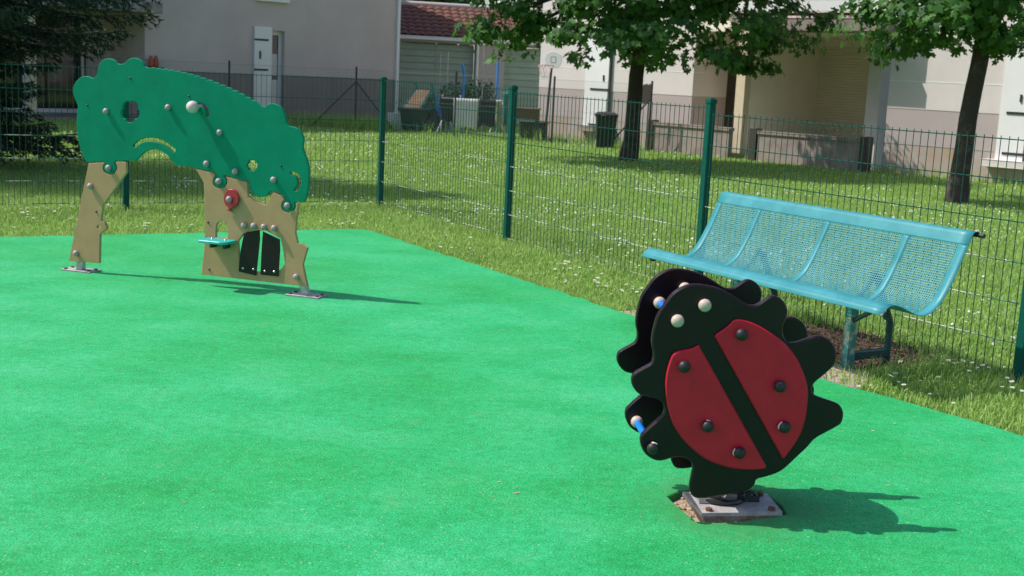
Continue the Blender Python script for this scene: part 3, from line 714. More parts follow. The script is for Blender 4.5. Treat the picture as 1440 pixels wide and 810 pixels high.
# sheet: solid border and strips, perforated fields with real holes
pitch = .0125
t_lo = cl_[np.argmin(np.abs(PRF[:, 0]-.085))]; t_hi = TOT-.115
strips = [(0, .055), (.35, .39), (blen*.5-.02, blen*.5+.02), (blen-.39, blen-.35), (blen-.05, blen)]
Vv = []; Ff = []
def grid(s0, s1, t0, t1, ns, ntt):
    k = len(Vv)
    for i in range(ns+1):
        for j in range(ntt+1): Vv.append(bpt(s0+(s1-s0)*i/ns, t0+(t1-t0)*j/ntt))
    for i in range(ns):
        for j in range(ntt):
            a = k+i*(ntt+1)+j; Ff.append((a, a+1, a+ntt+2, a+ntt+1))
nt_ = int(round((t_hi-t_lo)/pitch))
grid(0, blen, 0, t_lo, 24, 26); grid(0, blen, t_hi, TOT, 24, 16)
for a, b in strips: grid(a, b, t_lo, t_hi, 2, nt_)
o = raw('seat_border', Vv, Ff, 'bench', BR)
md = o.modifiers.new('thickness', 'SOLIDIFY'); md.thickness = .0026; md.offset = 0
HV = []; HF = []
for k in range(4):
    s0, s1 = strips[k][1], strips[k+1][0]; ns = int(round((s1-s0)/pitch)); ds = (s1-s0)/ns; dt = (t_hi-t_lo)/nt_
    ii, jj = np.meshgrid(np.arange(ns), np.arange(nt_), indexing='ij'); ii = ii.ravel(); jj = jj.ravel()
    loc = []
    for (cx, cy) in [(0, 0), (1, 0), (1, 1), (0, 1)]: loc.append((cx, cy))
    h = .335
    for (cx, cy) in [(.5-h, .5-h), (.5+h, .5-h), (.5+h, .5+h), (.5-h, .5+h)]: loc.append((cx, cy))
    base = len(HV) if not isinstance(HV, list) else sum(len(q) for q in HV)
    S_ = np.stack([s0+(ii+cx)*ds for cx, cy in loc], 1); T_ = np.stack([t_lo+(jj+cy)*dt for cx, cy in loc], 1)
    X_ = np.interp(T_, cl_, PRF[:, 0]); Z_ = np.interp(T_, cl_, PRF[:, 1])
    P_ = BA[None, None] + S_[..., None]*BU + X_[..., None]*BN + Z_[..., None]*ZUP
    HV.append(P_.reshape(-1, 3)); n_ = len(ii); kk = base+np.arange(n_)[:, None]*8
    for f_ in ((0, 4, 5, 1), (1, 5, 6, 2), (2, 6, 7, 3), (3, 7, 4, 0)): HF.append(kk+np.array(f_)[None])
o = raw('perforated_seat', np.concatenate(HV), np.concatenate(HF), 'bench', BR)
bmx = bmesh.new(); bmx.from_mesh(o.data); bmesh.ops.remove_doubles(bmx, verts=bmx.verts, dist=.0004); bmx.to_mesh(o.data); bmx.free()
md = o.modifiers.new('thickness', 'SOLIDIFY'); md.thickness = .002; md.offset = 0
# reinforced tube under the top edge, legs and braces
mb = MB(); mb.tube([bpt(-.03, TOT-.01)-ZUP*.012, bpt(blen+.01, TOT-.01)-ZUP*.012], .011, 10); mb.build('back_rail', 'iron', BR)
mb = MB(); mb.tube([bpt(.012, .004)-ZUP*.004-BN*.002, bpt(.0, .03)+BN*.003], .004, 6); mb.build('worn_corner', 'pinkchip', BR)
foot = gnd(1191, 516, GZ+.02)
sR = float((foot-BA)@BU); wF = float((foot-BA)@BN)
zt_of = lambda w_: BA[2]+float(np.interp(w_, PRF[:80, 0], PRF[:80, 1]))
for s_ in (sR, blen-sR):
    base = BA + BU*s_; base = V3(base[0], base[1], GZ+.012)
    zt = zt_of(wF)-.006
    mb = MB(); mb.box(base+BN*wF-BU*.02-BN*.02+ZUP*.0, BU*.04, BN*.04, ZUP*(zt-base[2]), bev=.006); mb.build('leg', 'benchlegworn', BR)
    mb = MB(); mb.box(base+BN*wF-BU*.045-BN*.035+ZUP*.001, BU*.09, BN*.07, ZUP*.012, bev=.003); mb.build('foot_plate', 'benchlegworn', BR)
    w2_ = .60; tt = TOT*.60; up = bpt(s_, tt)-ZUP*.03+BN*.025
    mb = MB(); mb.tube([base+BN*w2_, base+BN*w2_+ZUP*.22, up+BN*.022], .019, 8); mb.build('leg', 'benchleg', BR)
    mb = MB(); mb.box(base+BN*wF-BU*.015+ZUP*.045, BU*.03, BN*(w2_-wF), ZUP*.035, bev=.003); mb.build('ground_bar', 'benchleg', BR)
    # bracket following the seat underneath
    pts = [bpt(s_, t)-ZUP*.016+BN*(.02 if t > TOT*.33 else 0) for t in np.linspace(.05, TOT*.62, 12)]; mb = MB(); mb.tube(pts, .011, 6); mb.build('seat_bracket', 'benchleg', BR)
    mb = MB(); mb.tube([base+BN*wF+ZUP*(zt-base[2]-.13), BA+BU*(s_-.20)+BN*(wF-.02)+ZUP*(zt_of(wF-.02)-BA[2]-.012)], .012, 6); mb.build('brace', 'benchleg', BR)
for s_ in (.03, blen-.03):       # scrolled end brackets
    c = BA+BU*s_+BN*.06+ZUP*(-.008); pts = [c+BN*(.022*math.cos(rad(a)))+ZUP*(.014*math.sin(rad(a))) for a in range(150, 400, 25)]
    mb = MB(); mb.tube([bpt(s_, cl_[np.argmin(np.abs(PRF[:60, 0]-.05))])-ZUP*.004]+pts, .006, 6); mb.build('end_bracket', 'iron', BR)

# ================================================================== BUILDINGS
class Frame:
    """a facade: s along the wall, z up, w out of the wall towards the viewer"""
    def __init__(f, O, u, n): f.O = np.array([O[0], O[1], 0.]); f.u = unit(u); f.n = unit(n)
    def px(f, x, y, w=0.):
        q = onplane(x, y, f.O+f.n*w, f.n)-f.O; return float(q@f.u), float(q[2])
    def s(f, x, w=0.): return f.px(x, 150, w)[0]
    def P(f, s, z, w=0.): return f.O+f.u*s+ZUP*z+f.n*w
    def box(f, mb, s0, s1, z0, z1, w0, w1, mi=0, bev=0): return mb.box(f.P(s0, z0, w0), f.u*(s1-s0), f.n*(w1-w0), ZUP*(z1-z0), mi, bev)
    def part(f, name, matn, parent, s0, s1, z0, z1, w0, w1, bev=0):
        mb = MB(); f.box(mb, s0, s1, z0, z1, w0, w1, 0, bev); return mb.build(name, matn, parent)
E1 = V3(math.cos(rad(46)), -math.sin(rad(46)), 0); E2 = V3(math.sin(rad(46)), math.cos(rad(46)), 0)
ZB = GZ-.05

# ---- left house (grey render, in shade)
C0 = V3((545.5-720)/FPX*32, 32, 0)
FL = Frame(C0, -E2, E1)
H1 = thing('grey_house', 'grey rendered house with dark base band and narrow shuttered door', 'house', (*(C0-E2*3)[:2], ZB))
s204 = FL.s(204); ZBAND = 1.065
dS0, dzt = FL.px(400.5, 44); dS1, _ = FL.px(382, 44)          # door opening (s grows to the left)
sH0, sHt = FL.px(381, 38.5); sH1, _ = FL.px(357, 38.5)
TOPZ = 6.2
# wall pieces round the door opening
for (a, b, z0, z1, nm, mt) in [(0, dS0, ZBAND, TOPZ, 'wall', 'stuccoL'), (dS1, s204, ZBAND, TOPZ, 'wall', 'stuccoL'), (dS0, dS1, dzt, TOPZ, 'wall', 'stuccoL'), (0, dS0, ZB, ZBAND, 'base_band', 'bandL'), (dS1, s204, ZB, ZBAND, 'base_band', 'bandL')]:
    FL.part(nm, mt, H1, a, b, z0, z1, -.35, 0 if nm == 'wall' else -.004)
FL.part('side_wall', 'stuccoL', H1, -.001, .3, ZB, TOPZ, -9, -.351)
dr_ = FL.part('door', 'pvc', H1, dS0+.001, dS0+.09, ZB, dzt-.001, -.19, -.12)
FL.part('frame', 'pvc', dr_, dS1-.07, dS1-.001, ZB, dzt-.001, -.19, -.12); FL.part('frame', 'pvc', dr_, dS0+.091, dS1-.071, dzt-.10, dzt-.001, -.19, -.12)
FL.part('pane', 'glass', dr_, dS0+.091, dS1-.071, .95, dzt-.101, -.17, -.15); FL.part('kick_panel', 'pvc', dr_, dS0+.091, dS1-.071, ZB, .949, -.18, -.14)
FL.part('curtain', 'towelw', dr_, dS0+.11, dS1-.09, 1.05, 1.55, -.145, -.14)
shu = FL.part('shutter', 'white', H1, sH0, sH1, .02, sHt, .012, .055, .006)
for zz in (sHt-.32, 1.15, .2):
    FL.part('hinge_strap', 'iron', shu, sH0+.10, sH1+.02, zz, zz+.045, .056, .066)
FL.part('latch', 'iron', shu, sH1-.16, sH1-.12, 1.42, 1.60, .056, .075)
a_, za = FL.px(404.5, 3); b_, _ = FL.px(357.5, 3)
FL.part('window_sill', 'white', H1, a_, b_, za-.02, za+.07, -.1, .10, .005)
wn = FL.part('window', 'pvc', H1, a_+.08, b_-.08, za+.071, za+1.3, -.02, .03)
FL.part('pane', 'glass', wn, a_+.16, b_-.16, za+.16, za+1.2, .031, .036)
FL.part('corner_pipe', 'white', H1, -.03, .035, ZB, TOPZ, .005, .06, .01)
# loggia to the left: back wall, glazing, balcony slab
s_end = s204+7.5; LOGZ = FL.px(190, 17)[1]
FL.part('return_wall', 'stuccoL', H1, s204-.30, s204-.001, ZB, TOPZ, -1.9, -.351)
FL.part('loggia_wall', 'stuccoL', H1, s204, s_end, 2.25, TOPZ, -1.9, -1.6)
FL.part('loggia_wall', 'bandL', H1, s204+4.6, s_end, ZB, 2.25, -1.9, -1.6)
FL.part('loggia_wall', 'stuccoL', H1, s204, s204+.55, ZB, 2.249, -1.9, -1.602)
for k in range(3):
    a = s204+.56+k*1.33
    gd = FL.part('glass_door', 'pvc', H1, a, a+.09, ZB, 2.24, -1.8, -1.7)
    FL.part('frame', 'pvc', gd, a+1.23, a+1.32, ZB, 2.24, -1.8, -1.7); FL.part('frame', 'pvc', gd, a+.091, a+1.229, 2.13, 2.24, -1.8, -1.7)
    FL.part('pane', 'glass', gd, a+.091, a+1.229, .12, 2.129, -1.77, -1.75); FL.part('frame', 'pvc', gd, a+.091, a+1.229, ZB, .119, -1.8, -1.7)
bal_ = FL.part('balcony_slab', 'dirtstain', H1, s204-.12, s_end, LOGZ, LOGZ+.2, -1.599, .55, .01)
for k in range(38): FL.part('baluster', 'railred', bal_, s204+.05+k*.2, s204+.075+k*.2, LOGZ+.2, LOGZ+1.1, .45, .475)
FL.part('hand_rail', 'railred', bal_, s204-.1, s_end, LOGZ+1.1, LOGZ+1.15, .44, .49)
FL.part('loggia_floor', 'concrete', H1, s204, s_end, ZB, .02, -1.6, .1)
a_, _ = FL.px(49, 60, .3); FL.part('loggia_post', 'cream', H1, a_, a_+.13, ZB, LOGZ, .2, .33, .01)
mb = MB(); p0 = FL.P(-.3, TOPZ, .5); mb.add([FL.P(-.4, TOPZ, .6), FL.P(s_end+.4, TOPZ, .6), FL.P(s_end+.4, TOPZ+2.6, -4.5), FL.P(-.4, TOPZ+2.6, -4.5), FL.P(s_end+.4, TOPZ, -9.5), FL.P(-.4, TOPZ, -9.5)], [(0, 3, 2, 1), (3, 5, 4, 2), (0, 1, 4, 5), (0, 5, 3), (1, 2, 4)])
mb.build('roof', 'tile', H1)
FL.part('back_wall', 'stuccoL', H1, .3, s_end, ZB, TOPZ, -9, -8.7); FL.part('side_wall', 'stuccoL', H1, s_end-.3, s_end, ZB, TOPZ, -8.699, -1.601)

# ---- right house (cream render, in the sun)
t_ = (744-720)/FPX; O_ = V3(2.3, 25.9, 0); tt = (2.3-t_*25.9)/(t_*E1[1]-E1[0]); O_ = O_+E1*tt
FR = Frame(O_, E1, -E2)
H2 = thing('cream_house', 'cream rendered house with recessed loggia, beige roller shutter and balcony', 'house', (*(O_+E1*4)[:2], ZB))
s972 = FR.s(972); s1040 = FR.s(1041); s1247 = FR.s(1247.5); sEND = FR.s(1440)+3.5
zb1 = FR.px(885, 130)[1]; zj = FR.px(885, 98)[1]; SLAB = 2.36
def wallbay(s0, s1, holes=()):
    """one bay of facade: base, band, upper courses with shallow joints; holes = (s0,s1,z0,z1) openings up to the courses"""
    lv = [(ZB, .48, 'base_course', 'baseR', -.012), (.48, zb1, 'band', 'bandR', -.006), (zb1, zj-.008, 'wall', 'stuccoR', 0), (zj+.008, 2.75, 'wall', 'stuccoR', 0), (2.765, 6.4, 'wall', 'stuccoR', 0)]
    for (z0, z1, nm, mt, w) in lv: FR.part(nm, mt, H2, s0, s1, z0, z1, -.35, w)
    FR.part('joint', 'white', H2, s0, s1, zj-.0079, zj+.0079, -.34, .003); FR.part('joint', 'stuccoR', H2, s0, s1, 2.7501, 2.7649, -.34, -.01)
wallbay(0, s972); wallbay(s1247, sEND)
FR.part('side_wall', 'stuccoR', H2, 0, .3, ZB, 6.4, -9, -.351)
FR.part('wall', 'stuccoR', H2, s972+.001, s1247-.001, SLAB+.22, 6.4, -.35, -.001)
# left bay of the recess
d1, d2 = 1.15, 2.5
FR.part('return_wall', 'stuccoR', H2, s972-.25, s972-.002, zb1, SLAB, -d1, -.351); FR.part('return_band', 'bandR', H2, s972-.25, s972-.004, ZB, zb1-.001, -d1, -.351)
FR.part('recess_wall', 'stuccoI', H2, s972, s1040-.1, ZB, SLAB, -d1-.25, -d1)
sd, _ = FR.px(1023, 100, -d1)
dd = FR.part('door', 'darkdoor', H2, sd, sd+.75, ZB, 2.05, -d1+.001, -d1+.03)
FR.part('door_frame', 'cream', dd, sd-.10, sd-.001, ZB, 2.15, -d1+.001, -d1+.05)
# partition, right bay with roller shutter
FR.part('partition_wall', 'stuccoI', H2, s1040-.1, s1040+.06, ZB, SLAB, -d2, -.14)
FR.part('loggia_post', 'cream', H2, s1040-.09, s1040+.09, ZB, 6.4, -.135, .05, .012)
r0 = FR.px(1149, 120, -d2)[0]; r1 = FR.px(1247, 120, -d2)[0]+.35; rz = FR.px(1180, 66, -d2)[1]
FR.part('recess_wall', 'stuccoI', H2, s1040+.061, r0-.001, ZB, SLAB, -d2-.25, -d2); FR.part('recess_wall', 'stuccoI', H2, r0, r1+2, rz, SLAB, -d2-.25, -d2+.002)
FR.part('return_wall', 'stuccoR', H2, r1+.5, r1+.75, ZB, SLAB, -d2, -.351)
mb = MB(); n_ = 40
for k in range(n_):
    z0 = ZB+(rz-ZB)*k/n_; z1 = ZB+(rz-ZB)*(k+1)/n_; h = z1-z0
    vs = [FR.P(r0, z0, -d2-.03), FR.P(r1+.5, z0, -d2-.03), FR.P(r1+.5, z0+h*.18, -d2-.012), FR.P(r0, z0+h*.18, -d2-.012), FR.P(r1+.5, z0+h*.85, -d2-.008), FR.P(r0, z0+h*.85, -d2-.008), FR.P(r1+.5, z1, -d2-.03), FR.P(r0, z1, -d2-.03)]
    mb.add(vs, [(0, 1, 2, 3), (3, 2, 4, 5), (5, 4, 6, 7)])
tag(mb.build('roller_shutter', 'shutter', H2), 'closed beige ribbed roller shutter')
FR.part('loggia_floor', 'palefloor', H2, s972, r1+.5, ZB, .03, -d2, -.02)
FR.part('loggia_ceiling', 'stuccoI', H2, s972, s1247, SLAB, SLAB+.2, -d2-.25, -.002)
b0 = s1040+.12; bl_ = FR.part('balcony', 'concrete', H2, b0, s1247+.0, SLAB, SLAB+.21, .001, .62, .01)
tag(bl_, 'concrete balcony slab with white boarded parapet')
FR.part('rail', 'railred', bl_, b0, s1247, SLAB+.26, SLAB+.31, .5, .55)
for k in range(5): FR.part('parapet_board', 'white', bl_, b0, s1247, SLAB+.34+k*.2, SLAB+.53+k*.2, .555, .585, .004)
for q in (b0+.05, (b0+s1247)/2, s1247-.05): FR.part('parapet_post', 'iron', bl_, q-.02, q+.02, SLAB+.21, SLAB+1.34, .505, .549)
for k in range(5): FR.part('parapet_board', 'white', H2, s972-.6, s1040-.15, SLAB+.34+k*.2, SLAB+.53+k*.2, .02, .05, .004)
# white shutters
def shutter(x0, x1, yt, yb, straps):
    a, zt = FR.px(x0, yt); b, _ = FR.px(x1, yt); _, z0 = FR.px(x0, yb)
    o = FR.part('shutter', 'white', H2, a, b, z0, zt, .012, .055, .005)
    for zz in straps: FR.part('hinge_strap', 'iron', o, a+.25*(b-a), b+.03, zz, zz+.04, .056, .068)
    FR.part('latch', 'iron', o, b-.14, b-.11, 1.30, 1.42, .056, .075)
    FR.part('hinge_bar', 'iron', o, b+.031, b+.055, z0, zt, .02, .05)
    return a, b, z0
a, b, z0 = shutter(829.5, 862, 40, 178, (1.1, .35, 2.3)); FR.part('door_sill', 'concrete', H2, a-.05, b+.25, z0-.09, z0-.001, .0, .16, .008)
a, b, z0 = shutter(1423, 1462, 30, 226, (1.1, .45, 2.2)); FR.part('window_sill', 'stuccoR', H2, a-.15, b+.25, z0-.11, z0-.001, 0, .2, .008)
FR.part('back_wall', 'stuccoR', H2, .3, sEND, ZB, 6.4, -9, -8.7)
mb = MB(); mb.add([FR.P(-.4, 6.4, .6), FR.P(sEND+.4, 6.4, .6), FR.P(sEND+.4, 9, -4.5), FR.P(-.4, 9, -4.5), FR.P(sEND+.4, 6.4, -9.5), FR.P(-.4, 6.4, -9.5)], [(0, 1, 2, 3), (3, 2, 4, 5), (0, 5, 4, 1), (0, 3, 5), (1, 4, 2)])
mb.build('roof', 'tile', H2)

# low concrete walls before the loggia
def lowwall(x0, x1, h, label, ends):
    s0, s1 = FR.s(x0, .45), FR.s(x1, .45); c = FR.P((s0+s1)/2, 0, .4)
    t = thing('low_wall', label, 'wall', (c[0], c[1], ZB), 'low concrete walls before the loggia')
    FR.part('wall_block', 'concrete', t, s0+.08, s1-.08, ZB, h-.05, .32, .45); FR.part('coping', 'concrete', t, s0+.081, s1-.081, h-.049, h, .30, .47, .008)
    for q in ends: FR.part('end_post', 'darkdoor', t, q-.07, q+.07, ZB, h+.04, .30, .48, .006)
s0, s1 = FR.s(915, .45), FR.s(1034, .45); lowwall(914, 1033, .54, 'low concrete wall beside the cream post, left of the loggia', (s0+.04,))
s0, s1 = FR.s(1063, .45), FR.s(1221, .45); lowwall(1064, 1221, .53, 'low concrete wall with dark end posts before the roller shutter', (s0, s1))

# ---- garages between the houses
ga = rad(12); GU = V3(math.cos(ga), math.sin(ga), 0); GN = V3(math.sin(ga), -math.cos(ga), 0)
GO = V3((546-720)/FPX*34.2, 34.2, 0); FG = Frame(GO, GU, GN)
G = thing('garage', 'low garage with red tiled roof and pale green boarded doors', 'garage', (*(GO+GU*2.5)[:2], ZB))
ez = FG.px(600, 52.5)[1]; dz = FG.px(600, 57)[1]-.04
x665, x707, x800 = FG.s(665), FG.s(708), FG.s(812)
FG.part('lintel', 'lintel', G, -2.2, x800+.6, dz, ez-.02, -.3, .03, .01)
FG.part('pier', 'pier', G, x665+.03, x707-.03, ZB, dz-.001, -.3, .02); FG.part('pier', 'pier', G, x800, x800+.6, ZB, dz-.001, -.3, .02)
def gdoor(a, b, leaves):
    for k in range(leaves):
        s0 = a+(b-a)*k/leaves; s1 = a+(b-a)*(k+1)/leaves
        d_ = FG.part('garage_door', 'garage', G, s0+.006, s1-.006, ZB, dz-.03, -.26, -.22)
        for j in range(12):
            z0 = ZB+.02+j*(dz-ZB-.05)/12; FG.part('board', 'garage', d_, s0+.012, s1-.012, z0+.009, z0+(dz-ZB-.05)/12-.009, -.219, -.185, .006)
gdoor(-2.2, x665, 4); gdoor(x707, x800, 2)
mb = MB(); mb.tube([FG.P(x665+.06, ZB, .06), FG.P(x665+.06, ez-.05, .06)], .04, 8); mb.build('downpipe', 'white', G)
FG.part('gutter', 'pvc', G, -2.3, x800+.7, ez-.06, ez+.02, .10, .19, .01)
# tiled roof: curved tiles laid in rows
slope = rad(23); RO = FG.P(-2.3, ez+.03, .12); up_ = -GN*math.cos(slope)+ZUP*math.sin(slope); nr = GN*math.sin(slope)+ZUP*math.cos(slope)
rl = x800+3.0; mb = MB(); mb.box(RO-nr*.05, GU*rl, up_*2.3, nr*.04); rf = mb.build('roof', 'tile', G)
mb = MB(); tw, tl = .235, .34; vs = []; fs = []
for j, y_ in enumerate((0, tl)):
    for i in range(7):
        a = math.pi*i/6; x_ = -tw/2+tw*i/6; z_ = .045*math.sin(a)*(1-.12*j)+(.022 if j == 0 else 0); vs.append(GU*x_+up_*y_+nr*z_)
for i in range(6): fs.append((i, i+1, i+8, i+7))
for i in range(7): vs.append(vs[i]-nr*.015)
for i in range(6): fs.append((i+1, i, 14+i, 14+i+1))
mb.add(vs, fs); tm = mb.mesh('tile', 'tile')
ncol = int(rl/tw)
for r_ in range(8):
    for k in range(ncol):
        o = link('tile', tm, rf, RO+GU*(.12+k*tw+random.uniform(-.006, .006))+up_*(r_*.285+random.uniform(-.006, .006))+nr*.004)
mb = MB(); mb.tube([RO+up_*2.32+nr*.03, RO+up_*2.32+GU*rl+nr*.03], .09, 8); mb.build('ridge', 'lintel', rf)
mb = MB(); mb.box(RO+up_*2.3-nr*.05, GU*rl, -GN*2.2-ZUP*.9, nr*.04); mb.build('rear_slope', 'tile', rf)

# ================================================================== TREES
LEAF = []
for (a, r_) in [(-90, .0), (-70, .42), (-28, .62), (-8, .40), (38, .78), (58, .50), (90, 1.0), (122, .50), (142, .78), (188, .40), (208, .62), (250, .42)]:
    LEAF.append((r_*math.cos(rad(a))*.62, r_*math.sin(rad(a))*.62+.12, 0))
LEAF = np.array(LEAF); LEAF[:, 2] = -.10*np.abs(LEAF[:, 0])*2
def leaves_mesh(name, P, Nrm, size, matn, parent, shape=LEAF):
    n = len(P); k = len(shape); Nrm = Nrm/np.linalg.norm(Nrm, axis=1)[:, None]
    r_ = rng.normal(size=(n, 3)); A = np.cross(Nrm, r_); A /= np.linalg.norm(A, axis=1)[:, None]; B = np.cross(Nrm, A)
    V = P[:, None] + size[:, None, None]*(shape[None, :, 0:1]*A[:, None]+shape[None, :, 1:2]*B[:, None]+shape[None, :, 2:3]*Nrm[:, None])
    tri = np.array([(0, i, i+1) for i in range(1, k-1)]); F_ = (np.arange(n)[:, None, None]*k+tri[None]).reshape(-1, 3)
    return raw(name, V.reshape(-1, 3), F_, matn, parent)
def maple(label, base, lean, top, R, zlow, ztop, nclump, clumpn, r0, holes=0, size=(.10, .165), seed=1, off=0, ry=1, tilt=0, ox=0, sunlim=None):
    rg = np.random.default_rng(seed); base = np.array([base[0], base[1], GZ])
    t = thing('maple_tree', label, 'tree', base, 'maples on the lawn')
    fork = base+np.array([lean[0], lean[1], zlow+.9-GZ]); pts = [base-ZUP*.05]
    for k in range(1, 9):
        f = k/8; pts.append(base+(fork-base)*f+np.array([rg.normal(0, .012), rg.normal(0, .012), 0]))
    rr = [r0*1.45, r0*1.12, r0*1.03, r0, r0*.97, r0*.94, r0*.9, r0*.86, r0*.8]
    crown_c = fork + np.array([lean[0]*.5, lean[1]*.5, 0])
    for k in range(1, 6):
        f = k/5; pts.append(fork+(crown_c+ZUP*(ztop-fork[2]-.6)-fork)*f); rr.append(r0*(.8-.68*f))
    mb = MB(); mb.tube(pts, rr, 12); tr = mb.build('trunk', 'bark', t)
    # clumps: a dome with a ragged flat underside
    C = []
    while len(C) < nclump:
        q = rg.uniform(-1, 1, 3); rr_ = math.hypot(q[0], q[1])
        z = (q[2]+1)/2
        prof_ = (1-max(0, (z-.28)/.72)**2.2)**.5 if z > .28 else .86+.14*(z/.28)
        if rr_ > prof_: continue
        if rg.random() < .55 and rr_ < prof_*.55 and z > .15: continue
        if z < .4 and rg.random() < .45: continue
        if sunlim and crown_c[0]+ox+q[0]*R+.765*(zlow+z*(ztop-zlow)-.2) > sunlim: continue
        ang_ = math.atan2(q[1], q[0]); C.append((q[0]*R, q[1]*R, z+.07*math.sin(3*ang_+seed)+.05*math.sin(7*ang_+2*seed)))
    C = np.array(C)
    Cw = np.stack([crown_c[0]+ox+C[:, 0], crown_c[1]+off+C[:, 1]*ry, zlow-tilt*C[:, 0]+C[:, 2]*(ztop-zlow)+rg.normal(0, .14, len(C))], 1)
    mb = MB()
    for c in Cw[rg.permutation(len(Cw))[:46]]:
        h = np.clip(c[2]-.5*np.linalg.norm(c[:2]-crown_c[:2])*.6, zlow+.5, ztop-1.0); st = fork+(crown_c+ZUP*(ztop-fork[2]-.6)-fork)*np.clip((h-fork[2])/(ztop-fork[2]), 0, .9)
        m1 = st+(c-st)*.5+ZUP*.22; mb = MB(); mb.tube([st, m1, c], [.045*R/3, .024*R/3, .008], 6); mb.build('limb', 'bark', tr)
    P = []; N_ = []
    for c in Cw:
        k = int(clumpn*rg.uniform(.7, 1.3)); d = rg.normal(size=(k, 3)); d /= np.linalg.norm(d, axis=1)[:, None]
        rad_ = .46*rg.uniform(.55, 1.2); q = d*(rg.random((k, 1))**.45)*rad_*np.array([1, 1, .62])
        out = unit((c-crown_c)*[1, 1, .35]+1e-6); P.append(c+q+ZUP*(-.05*np.linalg.norm(q, axis=1))[:, None])
        nn = d*.55+out*.75+np.array([0, 0, .55])+rg.normal(0, .42, (k, 3)); N_.append(nn)
    P = np.concatenate(P); N_ = np.concatenate(N_); keep = P[:, 2] > zlow-.42
    o = leaves_mesh('crown', P[keep], N_[keep], rg.uniform(size[0], size[1], keep.sum())*1.0, 'leaf', t); o['kind'] = 'stuff'
    return t
g1 = gnd(882.5, 226.5, GZ); maple('broad maple tree on the lawn beside the black rubbish bin', g1, (.16, 0), 0, 3.3, 1.98, 5.0, 330, 56, .128, seed=3, off=-.75, ry=.62, tilt=.05, ox=-.25, sunlim=6.75, size=(.12, .20))
g2 = gnd(1345, 285, GZ); maple('slender maple tree on the lawn right behind the bench fence', g2, (.15, 0), 0, 1.95, 1.98, 4.8, 215, 56, .115, seed=8, size=(.11, .18))
g3 = V3(9.6, 14.6, 0)
# distant trees over the garage roof
def broad(label, base, R, z0, z1, n, seed, size=.3):
    rg = np.random.default_rng(seed); base = np.array([base[0], base[1], GZ]); t = thing('broadleaf_tree', label, 'tree', base, 'trees behind the garage')
    mb = MB(); mb.tube([base-ZUP*.05, base+ZUP*z0, base+ZUP*(z0+z1)/2+V3(.2, 0, 0)], [.25, .2, .08], 10); mb.build('trunk', 'bark', t)
    cl = rg.normal(size=(60, 3)); cl /= np.linalg.norm(cl, axis=1)[:, None]; cl *= (rg.random((60, 1))**.4); cc = base+ZUP*(z0+z1)/2+cl*np.array([R, R, (z1-z0)/2])
    k = rg.integers(0, 60, n); d = rg.normal(size=(n, 3)); d /= np.linalg.norm(d, axis=1)[:, None]; P = cc[k]+d*(rg.random((n, 1))**.4)*R*.36
    o = leaves_mesh('crown', P, d+[0, 0, .6]+rg.normal(0, .3, (n, 3)), rg.uniform(.7, 1.2, n)*size, 'leaf_far', t); o['kind'] = 'stuff'
broad('dark broadleaf tree rising behind the garage roof beside the grey house', (-3.6, 46), 2.8, 1.2, 8, 5000, 21)
broad('dark broadleaf tree behind the garage, close to the cream house', (2.0, 50), 3.2, 1.2, 9, 5000, 22)

# ---- spruce at the left
SB = V3(-7.15, 14.3, GZ)
SP = thing('spruce_tree', 'dark drooping spruce behind the fence, branches reaching over the lawn', 'tree', SB)
mb = MB(); mb.tube([SB-ZUP*.05, SB+ZUP*3, SB+ZUP*8.4], [.2, .15, .02], 10); mb.build('trunk', 'bark', SP)
rg = np.random.default_rng(5); NV = []; NF = []; nb_ = 0; lm = MB()
for k in range(230):
    z = .25+8.0*(k/230)**1.25; L_ = (2.8*(1-z/8.6)**.8+.25)*rg.uniform(.75, 1.08)
    L_ *= .74 if z < .5 else (.58 if z < 1.4 else (1.13 if z < 4 else 1))
    az = k*2.39996+rg.uniform(-.3, .3); dirh = V3(math.cos(az), math.sin(az), 0); side = V3(-math.sin(az), math.cos(az), 0)
    st = SB+ZUP*(z-GZ+.12*L_); m_ = 26 if L_ > 1.2 else 16; cp = []
    for i in range(m_+1):
        f = i/m_; cp.append(st+dirh*L_*f+ZUP*(-.30*L_*f**1.2+.20*L_*f**3))
    lm = MB(); lm.tube(cp[::4]+[cp[-1]], np.linspace(.022*L_/2, .004, len(cp[::4])+1), 5); lm.build('limb', 'bark', SP)
    for i in range(2, m_+1):
        f = i/m_; wlen = L_*.34*(1-f*.75)*rg.uniform(.7, 1.2)
        for sgn in (-1, 1):
            tdir = unit(side*sgn*1.0+dirh*rg.uniform(.5, .9)+ZUP*rg.uniform(-.55, -.1)); nn = int(max(5, wlen/.03))
            u_ = (np.arange(nn)+.5)/nn; pts_ = cp[i]+tdir[None]*(u_*wlen)[:, None]+ZUP*(-.10*wlen*u_**2)[:, None]
            # each step carries a fan of needles
            for rep in range(3):
                dv = tdir[None]*.75+rg.normal(0, .55, (nn, 3))-ZUP*.1; dv /= np.linalg.norm(dv, axis=1)[:, None]
                pv = np.cross(dv, rg.normal(size=(nn, 3))); pv /= np.linalg.norm(pv, axis=1)[:, None]; ll = rg.uniform(.05, .095, (nn, 1)); ww = .010
                NV.append(np.stack([pts_-pv*ww, pts_+pv*ww, pts_+dv*ll], 1).reshape(-1, 3)); nb_ += nn
NV = np.concatenate(NV)
o = raw('foliage', NV, np.arange(len(NV)).reshape(-1, 3), 'needle', SP); o['kind'] = 'stuff'

# ================================================================== GARDEN BY THE HOUSES
def wp(x, d, z=GZ):          # point on the lawn at depth d behind pixel column x
    r = ray(x, 150); q = CO+r*(d/r[1]); return V3(q[0], q[1], z)
def dz_(x, y, d):            # height at pixel y for a thing at depth d
    r = ray(x, y); return float((CO+r*(d/r[1]))[2])
